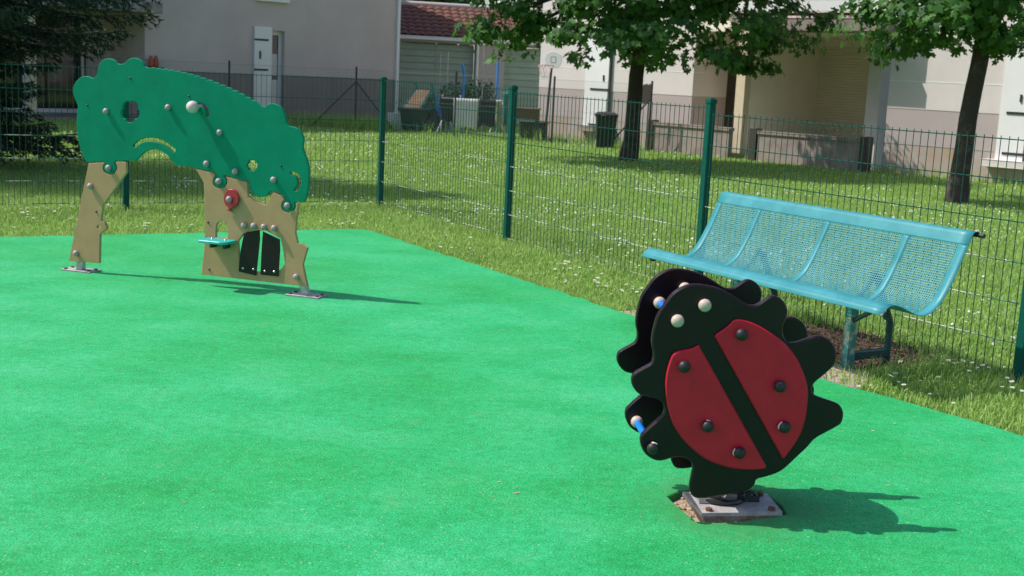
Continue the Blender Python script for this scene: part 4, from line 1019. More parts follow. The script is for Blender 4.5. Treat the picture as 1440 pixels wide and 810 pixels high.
# chain-link fence with braced posts
cf = [(120, 27.0), (322, 27.4), (500, 27.8), (640, 26.9), (778, 25.9), (915, 24.4)]
cp_ = [wp(*q) for q in cf]
CFN = thing('chain_link_fence', 'thin grey chain link fence with braced posts before the houses', 'fence', cp_[2])
for i, p in enumerate(cp_):
    mb = MB(); mb.tube([p-ZUP*.05, p+ZUP*1.38], .022, 8); mb.build('post', 'iron', CFN)
    if i in (2, 5):
        for j in (i-1, i+1):
            if j < len(cp_): d_ = unit(cp_[j]-p); mb = MB(); mb.tube([p+ZUP*1.05, p+d_*1.0], .016, 6); mb.build('brace', 'iron', CFN)
V_ = []; F_ = []
for i in range(len(cp_)-1):
    a, b = cp_[i], cp_[i+1]; L_ = np.linalg.norm(b-a); d_ = (b-a)/L_; nn = np.cross(d_, ZUP); h = 1.28; k = int(L_/.065)
    for sgn in (1, -1):
        for j in range(-int(h/.065), k+1):
            x0 = j*.065; x1 = x0+h; z0, z1 = .03, .03+h
            if x0 < 0: z0 -= x0; x0 = 0
            if x1 > L_: z1 -= (x1-L_); x1 = L_
            if x1-x0 < .03: continue
            if sgn < 0: x0, x1 = L_-x0, L_-x1
            p, q = a+d_*x0+ZUP*z0, a+d_*x1+ZUP*z1; e = .0011; base = len(V_); pp = unit(np.cross(q-p, nn))*e; n2 = nn*e
            V_ += [p+pp, p-pp*.5+n2, p-pp*.5-n2, q+pp, q-pp*.5+n2, q-pp*.5-n2]; F_ += [(base, base+1, base+4, base+3), (base+1, base+2, base+5, base+4), (base+2, base, base+3, base+5)]
o = raw('wire_mesh', V_, F_, 'link', CFN); o['kind'] = 'stuff'
mb = MB()
for i in range(len(cp_)-1):
    for z_ in (.04, .68, 1.31): mb.tube([cp_[i]+ZUP*z_, cp_[i+1]+ZUP*z_], .0025, 4)
mb.build('line_wire', 'link', CFN)

def solo(mb, name, mats, label, cat, org, group=None): return tag(mb.build(name, mats, None, org), label, cat, group)
X = V3(1, 0, 0); Y = V3(0, 1, 0)
# white crate
d = 28.3; c = wp(561, d); c1 = thing('storage_crate', 'pale ribbed plastic crate beside the black tub', 'crate', c)
hw = .24; h = .36
for k in range(4):
    a = [(-X*hw-Y*.16, X*2*hw, Y*.02), (-X*hw+Y*.14, X*2*hw, Y*.02), (-X*hw-Y*.139, X*.02, Y*.278), (X*(hw-.02)-Y*.139, X*.02, Y*.278)][k]
    mb = MB(); mb.box(c+a[0]+ZUP*.0, a[1], a[2], ZUP*h); pnl = mb.build('panel', 'crate', c1)
    if k == 0:
        for j in range(5): mb = MB(); mb.box(c-X*(hw-.03-j*.09)-Y*.17, X*.03, Y*.0099, ZUP*(h-.02)); mb.build('rib', 'crate', pnl)
mb = MB(); mb.box(c-X*(hw+.01)-Y*.175+ZUP*h, X*(2*hw+.02), Y*.35, ZUP*.02); mb.build('lid', 'crate', c1)
# black tub / cold frame
c = wp(583, 28.2); t = thing('black_tub', 'black plastic tub with wide rim under the slide', 'tub', c)
mb = MB(); vs = [c+X*a+Y*b+ZUP*z for (z, e) in ((0, .24), (.46, .31)) for a, b in ((-e, -.2*e/.24), (e, -.2*e/.24), (e, .2*e/.24), (-e, .2*e/.24))]
mb.add(vs, [(3, 2, 1, 0), (4, 5, 6, 7), (0, 1, 5, 4), (1, 2, 6, 5), (2, 3, 7, 6), (3, 0, 4, 7)]); mb.build('basin', 'binm', t)
mb = MB(); mb.box(c-X*.36-Y*.29+ZUP*.461, X*.72, Y*.58, ZUP*.05, bev=.01); mb.build('rim', 'binm', t)
# toddler slide with a towel over it
c = wp(596, 29.0); t = thing('toy_slide', 'small teal plastic slide standing behind the tub', 'slide', c)
for s_ in (-.19, .19):
    mb = MB(); mb.tube([c+X*s_+X*.22+Y*.1, c+X*s_+ZUP*1.02, c+X*(s_-.02)+ZUP*1.08], .035, 8); mb.build('ladder_side', 'tealplast', t)
    mb = MB(); mb.tube([c+X*(s_-.02)+ZUP*.92, c+X*(s_-.26)-Y*.35+ZUP*.45], .028, 8); mb.build('slide_side', 'tealplast', t)
for z_ in (.25, .5, .75): mb = MB(); mb.tube([c-X*.17+X*.22*(1-z_)+Y*.08*(1-z_)+ZUP*z_, c+X*.21+X*.22*(1-z_)+Y*.08*(1-z_)+ZUP*z_], .02, 8); mb.build('rung', 'tealplast', t)
q = [c+X*(-.24)-Y*.0+ZUP*.90, c+X*.17+ZUP*.90, c+X*(-.07)-Y*.35+ZUP*.46, c+X*(-.47)-Y*.35+ZUP*.46]
mb = MB(); mb.add(q+[v-ZUP*.03 for v in q], [(0, 3, 2, 1), (4, 5, 6, 7), (0, 4, 7, 3), (1, 2, 6, 5), (0, 1, 5, 4), (3, 7, 6, 2)]); mb.build('slide_bed', 'tealplast', t)
mb = MB(); nn = 10
for i in range(nn+1):
    f = i/nn
    for j in range(5):
        g = j/4; p = (q[0]*(1-g)+q[1]*g)*(1-f)+(q[3]*(1-g)+q[2]*g)*f; mb.v.append(tuple(p+ZUP*(.015+.006*math.sin(i*1.7+j))-Y*.015))
for i in range(nn):
    for j in range(4): mb.f.append((i*5+j, i*5+5+j, i*5+6+j, i*5+j+1)); mb.mi.append(0); mb.sm.append(True)
o = solo(mb, 'towel', 'orange', 'orange striped towel draped over the teal slide', 'towel', (q[0]+q[2])/2)
o.modifiers.new('t', 'SOLIDIFY').thickness = .012
# blue and grey poles
for (x, y0, y1, d, r_, mt, lab) in [(615, 134, 180, 28.6, .022, 'bluepole', 'short blue pole beside the teal slide'), (651, 91, 180, 29.4, .032, 'bluepole', 'tall blue pole behind the drying rack, slightly bent at the top'), (698, 88, 180, 29.4, .032, 'bluepole', 'straight blue pole in front of the garage pier'), (617, 78, 180, 29.8, .012, 'galv', 'thin grey pole before the green garage door, close to the slide'), (627.5, 74, 180, 29.9, .014, 'galv', 'thin pale pole before the green garage door, close to the drying rack'), (677, 62, 182, 29.6, .014, 'galv', 'thin pale pole rising beside the garage pier')]:
    b = wp(x, d); zt = dz_(x, y0, d); mb = MB(); lean = X*(.0 if x != 651 else -.05)
    mb.tube([b-ZUP*.05, b+ZUP*(zt*.6-GZ*.4), V3(b[0], b[1], zt*.86), V3(b[0], b[1], zt)+lean], r_, 8); mb.lathe(V3(b[0], b[1], zt)+lean, ZUP, [(r_*1.15, -.02), (r_*1.15, .008), (.001, .015)], 8)
    solo(mb, 'garden_pole', mt, lab, 'pole', b)
# folding drying rack
c = wp(664, 27.6); t = thing('drying_rack', 'folding metal drying rack standing on the lawn', 'drying rack', c)
for s_ in (-.62, .62):
    for (a, b) in ((-.22, .26), (.22, -.26)):
        mb = MB(); mb.tube([c+X*(s_*.92)+X*a*.9+Y*a, c+X*s_*.92+X*b*.5+Y*b*.3+ZUP*.80], .012, 6); mb.build('leg', 'pvc', t)
for k in range(5): mb = MB(); mb.tube([c-X*.66+Y*(-.22+.11*k)+ZUP*.79, c+X*.66+Y*(-.22+.11*k)+ZUP*.79], .006, 6); mb.build('rail', 'pvc', t)
for sx in (-.66, .66): mb = MB(); mb.tube([c+X*sx-Y*.24+ZUP*.79, c+X*sx+Y*.24+ZUP*.79], .008, 6); mb.build('end_rail', 'pvc', t)
def cloth(cx, wd, ln, yo, z, matn, name, label, cat, seed, taper=0):
    rg = np.random.default_rng(seed); nx, nz = 12, 10; mb = MB()
    for i in range(nx+1):
        for j in range(nz+1):
            f, g = i/nx, j/nz
            if g < .12: y_, zz = -.02+.02*math.cos(g/.12*3.14), z+.012*math.sin(g/.12*3.14)
            else: y_, zz = -.04-.02*math.sin(f*9+seed)*(g), z-(g-.12)*ln*(1+.05*math.sin(f*7+seed))
            mb.v.append(tuple(c+X*(cx+(f-.5)*wd*(1-taper*g))+Y*(yo+y_)+ZUP*zz))
    for i in range(nx):
        for j in range(nz): mb.f.append((i*(nz+1)+j, i*(nz+1)+j+1, (i+1)*(nz+1)+j+1, (i+1)*(nz+1)+j)); mb.mi.append(0); mb.sm.append(True)
    o = solo(mb, name, matn, label, cat, c+X*cx+Y*yo+ZUP*z, 'laundry on the drying rack'); o.modifiers.new('t', 'SOLIDIFY').thickness = .008
cloth(-.12, .56, .74, -.23, .80, 'towelw', 'towel', 'large white towel hanging over the drying rack', 'towel', 1, .05)
cloth(.35, .36, .66, -.23, .80, 'clothdark', 'shirt', 'dark cloth hanging beside the white towel', 'laundry', 2)
cloth(-.55, .32, .6, -.12, .82, 'clothdark', 'shirt', 'dark cloth bunched at the rack end by the slide', 'laundry', 3, .3)
cloth(.57, .15, .62, -.05, .80, 'clothpale', 'shirt', 'pale green cloth at the rack end by the fence post', 'laundry', 4)
c = c+X*.12; cloth(.62, .14, .8, -.2, .98, 'clothgreen', 'garment', 'long teal garment hanging beside the fence post', 'laundry', 5, .4); 
mb = MB(); b = c+X*.62-Y*.2; mb.tube([V3(b[0], b[1], GZ-.05), b+ZUP*1.0], .014, 6); solo(mb, 'garden_pole', 'galv', 'short stake carrying the teal garment', 'pole', V3(b[0], b[1], GZ))
# blue seat between slide and rack
c = wp(625, 28.5); t = thing('plastic_chair', 'small blue plastic chair between slide and drying rack', 'chair', c)
mb = MB(); mb.box(c-X*.16-Y*.15+ZUP*.24, X*.32, Y*.3, ZUP*.03, bev=.008); mb.build('seat', 'blueplast', t)
mb = MB(); mb.box(c-X*.16+Y*.13+ZUP*.271, X*.32, Y*.03, ZUP*.3, bev=.008); mb.build('backrest', 'blueplast', t)
for sx in (-.13, .13):
    for sy in (-.12, .12): mb = MB(); mb.tube([c+X*sx+Y*sy, c+X*sx*.9+Y*sy*.9+ZUP*.24], .018, 6); mb.build('leg', 'blueplast', t)
# dark shrubs behind the rack
def shrub(label, x, d, R, h, n, seed):
    rg = np.random.default_rng(seed); b = wp(x, d); t = thing('shrub', label, 'shrub', b, 'dark shrubs by the garage')
    mb = MB()
    for k in range(7): a = k*.9; mb.tube([b-ZUP*.03, b+V3(math.cos(a)*R*.3, math.sin(a)*R*.3, h*.5), b+V3(math.cos(a)*R*.7, math.sin(a)*R*.7, h*.85)], [.018, .012, .004], 5)
    mb.build('stems', 'bark', t)
    dv = rg.normal(size=(n, 3)); dv /= np.linalg.norm(dv, axis=1)[:, None]; P = b+ZUP*h*.52+dv*(rg.random((n, 1))**.4)*np.array([R, R, h*.5])
    o = leaves_mesh('foliage', P, dv+rg.normal(0, .5, (n, 3)), rg.uniform(.06, .11, n), 'shrub', t); o['kind'] = 'stuff'
shrub('dark shrub between the two tall blue poles', 672, 30.2, .55, 1.25, 900, 1); shrub('dark shrub behind the drying rack and bent blue pole', 640, 30.0, .5, 1.15, 800, 2)
shrub('low dark shrub behind the black tub', 606, 30.2, .4, .8, 600, 3)
# more clutter: a dark folding chair, a black sack and a low dark box
c = wp(634, 28.0); t = thing('folding_chair', 'dark folding chair leaning beside the white towel', 'chair', c)
for sx in (-.2, .2):
    mb = MB(); mb.tube([c+X*sx-Y*.2, c+X*sx+Y*.15+ZUP*.85], .014, 6); mb.build('leg', 'pvc', t); mb = MB(); mb.tube([c+X*sx+Y*.22, c+X*sx-Y*.12+ZUP*.45], .014, 6); mb.build('leg', 'pvc', t)
mb = MB(); mb.box(c-X*.2-Y*.18+ZUP*.43, X*.4, Y*.34, ZUP*.025, bev=.006); mb.build('seat', 'clothdark', t)
mb = MB(); mb.box(c-X*.19+Y*.06+ZUP*.58, X*.38, Y*.05+ZUP*.26, Y*.02); mb.build('backrest', 'clothdark', t)
c = wp(612, 28.1); rg = np.random.default_rng(9); mb = MB(); prof = [(.001, 0), (.19, 0), (.23, .12), (.2, .27), (.1, .36), (.05, .40), (.07, .46), (.001, .47)]
mb.lathe(c, ZUP, prof, 14); mb.v = [tuple(np.array(q)+rg.normal(0, .014, 3)*[1, 1, .3 if q[2] > GZ+.02 else 0]) for q in mb.v]; solo(mb, 'rubbish_sack', 'clothdark', 'knotted black sack between tub and blue chair', 'sack', c)
c = wp(752, 27.2); t = thing('storage_box', 'low dark box behind the wooden table', 'box', c)
mb = MB(); mb.box(c-X*.3-Y*.2, X*.6, Y*.4, ZUP*.34, bev=.01); mb.build('body', 'darkdoor', t); mb = MB(); mb.box(c-X*.32-Y*.22+ZUP*.341, X*.64, Y*.44, ZUP*.04, bev=.01); mb.build('lid', 'binm', t)
# wooden table
c = wp(737, 26.6); t = thing('garden_table', 'weathered brown wooden table on the lawn near the hoop', 'table', c)
for k in range(4): mb = MB(); mb.box(c-X*.36-Y*.24+Y*.12*k+ZUP*.66, X*.72, Y*.11, ZUP*.03, bev=.004); mb.build('top_board', 'wood', t)
mb = MB(); mb.box(c-X*.33-Y*.22+ZUP*.45, X*.66, Y*.02, ZUP*.209); mb.build('apron', 'wood', t)
for sx in (-.31, .25):
    for sy in (-.199, .13): mb = MB(); mb.box(c+X*sx+Y*sy, X*.08, Y*.07, ZUP*.659); mb.build('leg', 'darkdoor', t)
# basketball hoop
d = 26.5; b = wp(768, d); zt = dz_(773, 94, d); t = thing('basketball_hoop', 'toy basketball hoop with white backboard before the cream wall', 'basketball hoop', b)
top = V3(wp(773.5, d)[0], d, zt)
mb = MB(); mb.tube([b+ZUP*.04, top+ZUP*.2], .026, 8); mb.build('pole', 'iron', t)
mb = MB(); mb.box(b-X*.14-Y*.25, X*.62, Y*.5, ZUP*.07, bev=.02); mb.build('base', 'binm', t)
bz = dz_(773, 84, d); cB = V3(top[0]+.02, d-.05, bz); bu = unit(V3(.93, -.36, 0)); bn = unit(V3(-.36, -.93, 0))
fan = [(-.10, -.17), (.10, -.17), (.17, -.10), (.20, .02), (.16, .12), (.07, .17), (-.07, .17), (-.16, .12), (-.20, .02), (-.17, -.10)]
mb = MB(); plate_mb(mb, fan, [], cB, bu, ZUP, bn, -.012, .012, .004); bb = mb.build('backboard', 'white', t)
sq = [(-.06, -.06), (.06, -.06), (.06, .07), (-.06, .07)]; sqi = [(-.048, -.048), (.048, -.048), (.048, .058), (-.048, .058)]
mb = MB(); plate_mb(mb, sq, [sqi], cB, bu, ZUP, bn, .0125, .015, .0005); mb.build('target_square', 'galv', bb)
mb = MB(); mb.tube([cB-bn*.015-ZUP*.1, V3(top[0], d, zt)], .015, 6); mb.build('bracket', 'iron', t)
rc = cB+bn*.20-ZUP*.12-X*.10; pts = [rc+V3(.15*math.cos(rad(a)), .15*math.sin(rad(a)), 0) for a in range(0, 361, 20)]
mb = MB(); mb.tube(pts, .008, 6); mb.tube([rc+V3(.1, .11, 0), cB-ZUP*.12+bn*.012], .01, 6); rm = mb.build('rim', 'rim', t)
mb = MB()
for k in range(12):
    for sg in (1, -1):
        a0, a1 = rad(30*k), rad(30*k+sg*45); mb.tube([rc+V3(.15*math.cos(a0), .15*math.sin(a0), 0), rc+V3(.11*math.cos((a0+a1)/2), .11*math.sin((a0+a1)/2), -.14), rc+V3(.075*math.cos(a1), .075*math.sin(a1), -.27)], .004, 4)
mb.build('net', 'net', rm)
# wheelie bin
d = 25.0; c = wp(853.5, d); t = thing('rubbish_bin', 'black plastic rubbish bin beside the white shutter', 'bin', c); zt = dz_(853, 160, d)
mb = MB(); vs = [c+X*a+Y*b+ZUP*z for (z, e) in ((0, .165), (zt-.06-GZ, .205)) for a, b in ((-e, -e), (e, -e), (e, e), (-e, e))]
mb.add(vs, [(3, 2, 1, 0), (0, 1, 5, 4), (1, 2, 6, 5), (2, 3, 7, 6), (3, 0, 4, 7), (4, 5, 6, 7)]); bd = mb.build('body', 'binm', t)
for k in range(4): mb = MB(); mb.box(c-X*(.14-.08*k)-Y*.2+ZUP*.06, X*.025, Y*.04, ZUP*.4); mb.build('rib', 'binm', bd)
zz = zt-GZ-.06; mb = MB(); vs = []
for (z, e) in ((zz+.001, .225), (zz+.05, .225), (zz+.09, .17), (zz+.10, .06)): vs += [c+X*a*e+Y*b*e+ZUP*z for a, b in ((-1, -1), (1, -1), (1, 1), (-1, 1))]
fs = [(3, 2, 1, 0), (12, 13, 14, 15)]+[(4*r+i, 4*r+(i+1) % 4, 4*r+4+(i+1) % 4, 4*r+4+i) for r in range(3) for i in range(4)]
mb.add(vs, fs); ld = mb.build('lid', 'binm', t); mb = MB(); mb.tube([c-X*.12-Y*.225+ZUP*(zz+.03), c-X*.12-Y*.27+ZUP*(zz+.03), c+X*.12-Y*.27+ZUP*(zz+.03), c+X*.12-Y*.225+ZUP*(zz+.03)], .012, 6); mb.build('handle', 'binm', ld)
# brown board leaning on the fence post by the maple, two clay pots on the sill of the grey house
c = wp(908, 24.6); mb = MB(); zt = dz_(908, 118, 24.6); zb_ = dz_(908, 146, 24.6)
plate_mb(mb, [(-.09, zb_), (.07, zb_+.03), (.09, zt-.04), (.06, zt+.02), (.03, zt-.02), (-.0, zt+.01), (-.09, zt-.03)], [], V3(c[0], c[1], 0), X, ZUP, -Y, -.008, .008, .002)
mb.tube([V3(c[0]+.06, c[1]+.02, zb_+.1), V3(c[0]+.06, c[1]+.02, GZ-.03)], .012, 6)
solo(mb, 'notice_board', 'brownboard', 'small ragged brown board on a stake behind the maple trunk', 'board', V3(c[0], c[1], GZ))
for x, lab in ((212.5, 'slim orange clay pot on the ledge, closer to the dark glass doors'), (219.5, 'slim orange clay pot on the ledge, closer to the house wall centre')):
    s_, z_ = FL.px(x, 94, .12); c = FL.P(s_, z_, .12); mb = MB(); mb.lathe(c, ZUP, [(.001, 0), (.055, 0), (.065, .05), (.05, .17), (.03, .21), (.03, .24), (.001, .24)], 10); solo(mb, 'clay_pot', 'terra', lab, 'pot', c)
s0, z0 = FL.px(205.5, 94, .12); s1, _ = FL.px(228, 94, .12)
FL.part('ledge', 'iron', H1, min(s0, s1), max(s0, s1), z0-.03, z0, .001, .2)

# ================================================================== GRASS AND DAISIES
def inview(P, mx=1.15, my=.6):
    d = P-CO; z = d@CF; x = (d@CR)/z*FPX; y = -(d@CU)/z*FPX; return (z > .5) & (np.abs(x) < 720*mx) & (np.abs(y) < 405*(1+my))
def noise2(x, y, s):
    return (np.sin(x*s+1.3*np.sin(y*s*.7))+np.sin(y*s*1.3+1.7*np.sin(x*s*.6+2))+np.sin((x+y)*s*.55+4))/3
wallL = lambda X_, Y_: ((X_-C0[0])*E1[0]+(Y_-C0[1])*E1[1])       # >0 in front of the grey house
def scatter(n, x0, x1, y0, y1):
    Xr = rng.uniform(x0, x1, n); Yr = rng.uniform(y0, y1, n); P = np.stack([Xr, Yr, np.full(n, GZ)], 1)
    k = inview(P); P = P[k]; k = ~in_poly(P[:, 0], P[:, 1], RUB); P = P[k]
    m_ = in_poly(P[:, 0], P[:, 1], mul) | in_poly(P[:, 0], P[:, 1], slabp); 
    Ml = np.array(mul); ed = np.full(len(P), 9.); I_ = np.where(m_)[0]
    if len(I_): ed[I_] = np.min(np.hypot(P[I_, 0][:, None]-Ml[None, :, 0], P[I_, 1][:, None]-Ml[None, :, 1]), axis=1)
    P = P[~(m_ & (rng.random(len(P)) > np.where(ed < .22, .42*(1-ed/.22)**1.2+.03, .03)))]
    k = (wallL(P[:, 0], P[:, 1]) > .05) & (((P[:, 0]-O_[0])*(-E2[0])+(P[:, 1]-O_[1])*(-E2[1])) > .1); return P[k]
def blades(name, P, h, wd, label, bend=.5, two=True):
    n = len(P); a = rng.uniform(0, 2*np.pi, n); dx, dy = np.cos(a), np.sin(a); b = a+np.pi/2+rng.normal(0, .5, n)
    bx, by = np.cos(b), np.sin(b); bd = h*rng.uniform(.15, bend*1.6, n); W = wd*rng.uniform(.7, 1.3, n); z0 = P[:, 2]
    if two:
        V = np.zeros((n, 5, 3)); mxy = bd*.3
        V[:, 0] = np.stack([P[:, 0]-dx*W, P[:, 1]-dy*W, z0], 1); V[:, 1] = np.stack([P[:, 0]+dx*W, P[:, 1]+dy*W, z0], 1)
        V[:, 2] = np.stack([P[:, 0]+bx*mxy+dx*W*.7, P[:, 1]+by*mxy+dy*W*.7, z0+h*.58], 1); V[:, 3] = np.stack([P[:, 0]+bx*mxy-dx*W*.7, P[:, 1]+by*mxy-dy*W*.7, z0+h*.58], 1)
        V[:, 4] = np.stack([P[:, 0]+bx*bd, P[:, 1]+by*bd, z0+h*(1-.25*(bd/h))], 1)
        tri = np.array([(0, 1, 2), (0, 2, 3), (3, 2, 4)]); F_ = (np.arange(n)[:, None, None]*5+tri[None]).reshape(-1, 3)
    else:
        V = np.stack([np.stack([P[:, 0]-dx*W, P[:, 1]-dy*W, z0], 1), np.stack([P[:, 0]+dx*W, P[:, 1]+dy*W, z0], 1), np.stack([P[:, 0]+bx*bd, P[:, 1]+by*bd, z0+h], 1)], 1)
        F_ = np.arange(n*3).reshape(-1, 3)
    o = raw(name, V.reshape(-1, 3), F_, 'grass'); return tag(o, label, 'grass', None, 'stuff')
P = scatter(470000, -5, 5, 4.2, 12.6)
side = (P[:, 0]-P1[0])*NB[0]+(P[:, 1]-P1[1])*NB[1]; lside = (P[:, 0]-P1[0])*NL[0]+(P[:, 1]-P1[1])*NL[1]
dist = np.hypot(P[:, 0], P[:, 1]); keep = rng.random(len(P)) < np.clip((8.2/dist)**1.6, .25, 1)
P = P[keep]; side = side[keep]; lside = lside[keep]
tall = np.exp(-((side+.0)/.10)**2)*.03 + (np.abs(lside) < .08)*.02
mdist = np.min(np.hypot(P[:, 0][:, None]-np.array(mul)[None, ::2, 0], P[:, 1][:, None]-np.array(mul)[None, ::2, 1]), axis=1); tall += np.exp(-(mdist/.16)**2)*.05
hh = (.036+.016*noise2(P[:, 0], P[:, 1], 4)+tall)*rng.uniform(.55, 1.35, len(P))
blades('grass', P, np.clip(hh, .02, .2), .0030, 'short green grass between the rubber and the fences', .6)
P = scatter(620000, -8, 9, 9.5, 19); dist = np.hypot(P[:, 0], P[:, 1]); P = P[(rng.random(len(P)) < np.clip((11/dist)**2, .1, .75))]
P = P[((P[:, 0]-P1[0])*NB[0]+(P[:, 1]-P1[1])*NB[1] > .1) | ((P[:, 0]-P1[0])*NL[0]+(P[:, 1]-P1[1])*NL[1] > .1)]
blades('grass', P, (.032+.014*noise2(P[:, 0], P[:, 1], 2.2))*rng.uniform(.5, 1.3, len(P)), .0046, 'mown lawn grass just beyond the fences', .6, False)
P = scatter(260000, -15, 12, 18, 33); blades('grass', P, .036*rng.uniform(.5, 1.4, len(P)), .009, 'mown lawn grass reaching up to the houses', .6, False)
# tall weeds at the foot of the walls and of the chain-link fence
W_ = []
for i in range(len(cp_)-1):
    k_ = 420 if i < 2 else 90; f = rng.random((k_, 1)); W_.append(cp_[i]*(1-f)+cp_[i+1]*f+rng.normal(0, .10, (k_, 3))*[1, 1, 0])
q_ = wp(468, 28.6); W_.append(q_+rng.normal(0, 1, (1500, 3))*[.75, .3, 0]); q_ = wp(515, 27.6); W_.append(q_+rng.normal(0, 1, (700, 3))*[.35, .2, 0])
P = np.concatenate(W_); P[:, 2] = GZ; P = P[wallL(P[:, 0], P[:, 1]) > .06]; blades('weeds', P, rng.uniform(.08, .42, len(P)), .007, 'tall weeds along the chain link fence', .5)
f = rng.random((1600, 1)); P = np.concatenate([FR.P(0, 0, .15)[None]+FR.u[None]*f*14+rng.normal(0, .07, (1600, 3))]); P[:, 2] = GZ; blades('weeds', P, rng.uniform(.05, .2, len(P)), .007, 'weeds along the foot of the cream house', .5)

# daisies
def daisy_geo(r):
    v = []; f = []; mi = []
    np_ = 9
    for k in range(np_):
        a = 2*math.pi*k/np_; w_ = .30; b = len(v)
        v += [(.18*r*math.cos(a), .18*r*math.sin(a), 0), (.7*r*math.cos(a-w_), .7*r*math.sin(a-w_), .10*r), (r*math.cos(a), r*math.sin(a), .16*r), (.7*r*math.cos(a+w_), .7*r*math.sin(a+w_), .10*r)]; f.append((b, b+1, b+2, b+3)); mi.append(0)
    b = len(v); v += [(.3*r*math.cos(k*1.047), .3*r*math.sin(k*1.047), .10*r) for k in range(6)]+[(0, 0, .24*r)]
    for k in range(6): f.append((b+k, b+(k+1) % 6, b+6)); mi.append(1)
    return v, f, mi
dms = []
for k in range(6):
    r = .0095+.0011*k; h = .045+.008*k; v, f, mi = daisy_geo(r); tx, ty = random.uniform(-.35, .35), random.uniform(-.5, .1)
    Rm = Matrix.Rotation(tx, 3, 'Y') @ Matrix.Rotation(-ty, 3, 'X'); mb = MB(); mb.v = [tuple(Rm @ Vector(q)+Vector((0, 0, h))) for q in v]; mb.f = list(f); mb.mi = mi; mb.sm = [False]*len(f)
    mb.tube([V3(0, 0, -.005), V3(.004, 0, h*.5), V3(0, 0, h)], .0011, 4, 2); dms.append(mb.mesh('daisy', ['daisy', 'daisyy', 'stem']))
P = scatter(60000, -5, 5, 4.2, 12.4); side = (P[:, 0]-P1[0])*NB[0]+(P[:, 1]-P1[1])*NB[1]; lside = (P[:, 0]-P1[0])*NL[0]+(P[:, 1]-P1[1])*NL[1]
m_ = in_poly(P[:, 0], P[:, 1], mul) | in_poly(P[:, 0], P[:, 1], slabp)
ins = (side < -.03) & (lside < -.03) & ~m_ & inview(P, 1.03, .05); P = P[ins]; side = side[ins]; lside = lside[ins]
nz = noise2(P[:, 0]+3, P[:, 1], 5.5); k = rng.random(len(P)) < np.clip((nz-.05)*1.3, .02, 1)*np.where(P[:, 1] < 6.6, 1, .36)+.06*(P[:, 1] < 6.3); P = P[k]; side = side[k]; lside = lside[k]
P = P[:290]; side = side[:290]; lside = lside[:290]
for i, q in enumerate(P):
    o = link('daisy', dms[i % 6]); o.location = q+[0, 0, -.002]; o.rotation_euler = (0, 0, random.uniform(-.6, .6))
    bl__ = q[1] < 6.6
    tag(o, 'white daisy in the grass between bench and rubber edge' if bl__ else ('white daisy in the grass before the fence behind the play panel' if -lside[i] < -side[i]*.9 and q[0] < -1.2 else 'white daisy in the grass strip between rubber and side fence'), 'daisy', 'daisies by the bench' if bl__ else ('daisies behind the play panel' if -lside[i] < -side[i]*.9 and q[0] < -1.2 else 'daisies along the side fence'))
def daisies(P, r0, r1, zlo, zhi, label):
    v, f, mi = daisy_geo(1); n = len(P)
    # simple heads: an eight-sided white rosette with a yellow centre
    ring = np.array([(math.cos(k*math.pi/4), math.sin(k*math.pi/4), .12*(k % 2)) for k in range(8)]+[(0, 0, .1)]+[(.32*math.cos(k*2.094), .32*math.sin(k*2.094), .2) for k in range(3)])
    R_ = rng.uniform(r0, r1, n); tl = rng.normal(0, .3, (n, 2)); Q = ring[None]*R_[:, None, None]; Q[..., 2] += Q[..., 0]*tl[:, :1]+Q[..., 1]*(tl[:, 1:]+.35)
    V = P[:, None]+Q; V[..., 2] += rng.uniform(zlo, zhi, (n, 1)); tri = [(8, i, (i+1) % 8) for i in range(8)]+[(9, 10, 11)]; F_ = (np.arange(n)[:, None, None]*12+np.array(tri)[None]).reshape(-1, 3)
    o = raw('daisies', V.reshape(-1, 3), F_, ['daisy', 'daisyy']); mi = np.tile([0]*8+[1], n); o.data.polygons.foreach_set('material_index', mi); return tag(o, label, 'daisies', None, 'stuff')
P = scatter(60000, -9, 9, 6, 18); out_ = ((P[:, 0]-P1[0])*NB[0]+(P[:, 1]-P1[1])*NB[1] > .05) | ((P[:, 0]-P1[0])*NL[0]+(P[:, 1]-P1[1])*NL[1] > .05); P = P[out_]
k = rng.random(len(P)) < np.clip(.07+noise2(P[:, 0], P[:, 1], 1.6)*.22, .015, .35); daisies(P[k], .005, .0095, .025, .05, 'countless white daisies in the lawn beyond the fences')
P = scatter(30000, -15, 12, 17, 30); k = rng.random(len(P)) < np.clip(.11+noise2(P[:, 0], P[:, 1], 1.0)*.22, .02, .4); daisies(P[k], .007, .011, .03, .05, 'countless white daisies in the far lawn')

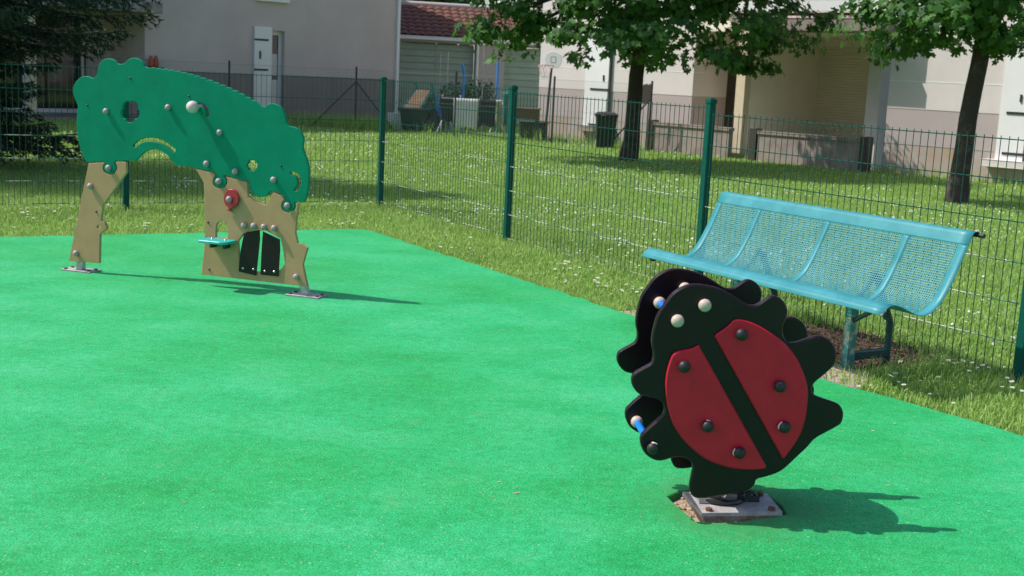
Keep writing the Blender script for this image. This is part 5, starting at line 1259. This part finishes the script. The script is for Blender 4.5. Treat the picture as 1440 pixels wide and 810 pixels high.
# dry leaf bits and twigs blown onto the rubber
n_ = 48; V_ = []; F_ = []
for i in range(n_):
    q = gnd(rng.uniform(20, 1400), rng.uniform(400, 800)); 
    if not in_poly(np.array([q[0]]), np.array([q[1]]), RUB)[0] or abs(q[0]-.76) < .2 and abs(q[1]-3.88) < .2: continue
    a = rng.uniform(0, 3.14); l = rng.uniform(.003, .010)*(1 if i % 7 else 2.2); wd = l*rng.uniform(.10, .4); d_ = V3(math.cos(a), math.sin(a), 0); e_ = V3(-math.sin(a), math.cos(a), 0); k = len(V_)
    V_ += [q-d_*l+ZUP*.003, q+e_*wd+ZUP*.005, q+d_*l+ZUP*.004, q-e_*wd+ZUP*.0025]; F_.append((k, k+3, k+2, k+1))
M['litter'] = mat('dry_leaf', (.36, .26, .15), .9, col2=(.52, .42, .28), scale=3)
tag(raw('leaf_litter', V_, F_, 'litter'), 'tiny dry leaf bits strewn over the green rubber', 'leaf litter', None, 'stuff')

# loose wood chips on the mulch patch
Ml = np.array(mul); bb0, bb1 = Ml.min(0), Ml.max(0); C_ = rng.uniform(bb0, bb1, (5200, 2)); C_ = C_[in_poly(C_[:, 0], C_[:, 1], mul)]
V_ = []; F_ = []
for q in C_:
    a = rng.uniform(0, 3.14); l, wd, h = rng.uniform(.006, .02), rng.uniform(.002, .006), rng.uniform(.003, .008); d_ = V3(math.cos(a), math.sin(a), rng.normal(0, .25)); e_ = V3(-math.sin(a), math.cos(a), rng.normal(0, .25)); p = V3(q[0], q[1], GZ+.014+h*.4); k = len(V_)
    V_ += [p-d_*l-e_*wd, p+d_*l-e_*wd, p+d_*l+e_*wd, p-d_*l+e_*wd, p-d_*l*.8+ZUP*h, p+d_*l*.8+ZUP*h]; F_ += [(0+k, 1+k, 5+k, 4+k), (2+k, 3+k, 4+k, 5+k)]
M['chips'] = leaf_mat('wood_chip', (.07, .036, .02), (.25, .16, .10), .0, .9)
tag(raw('wood_chips', V_, F_, 'chips'), 'loose brown wood chips on the bare patch under the bench', 'wood chips', None, 'stuff')
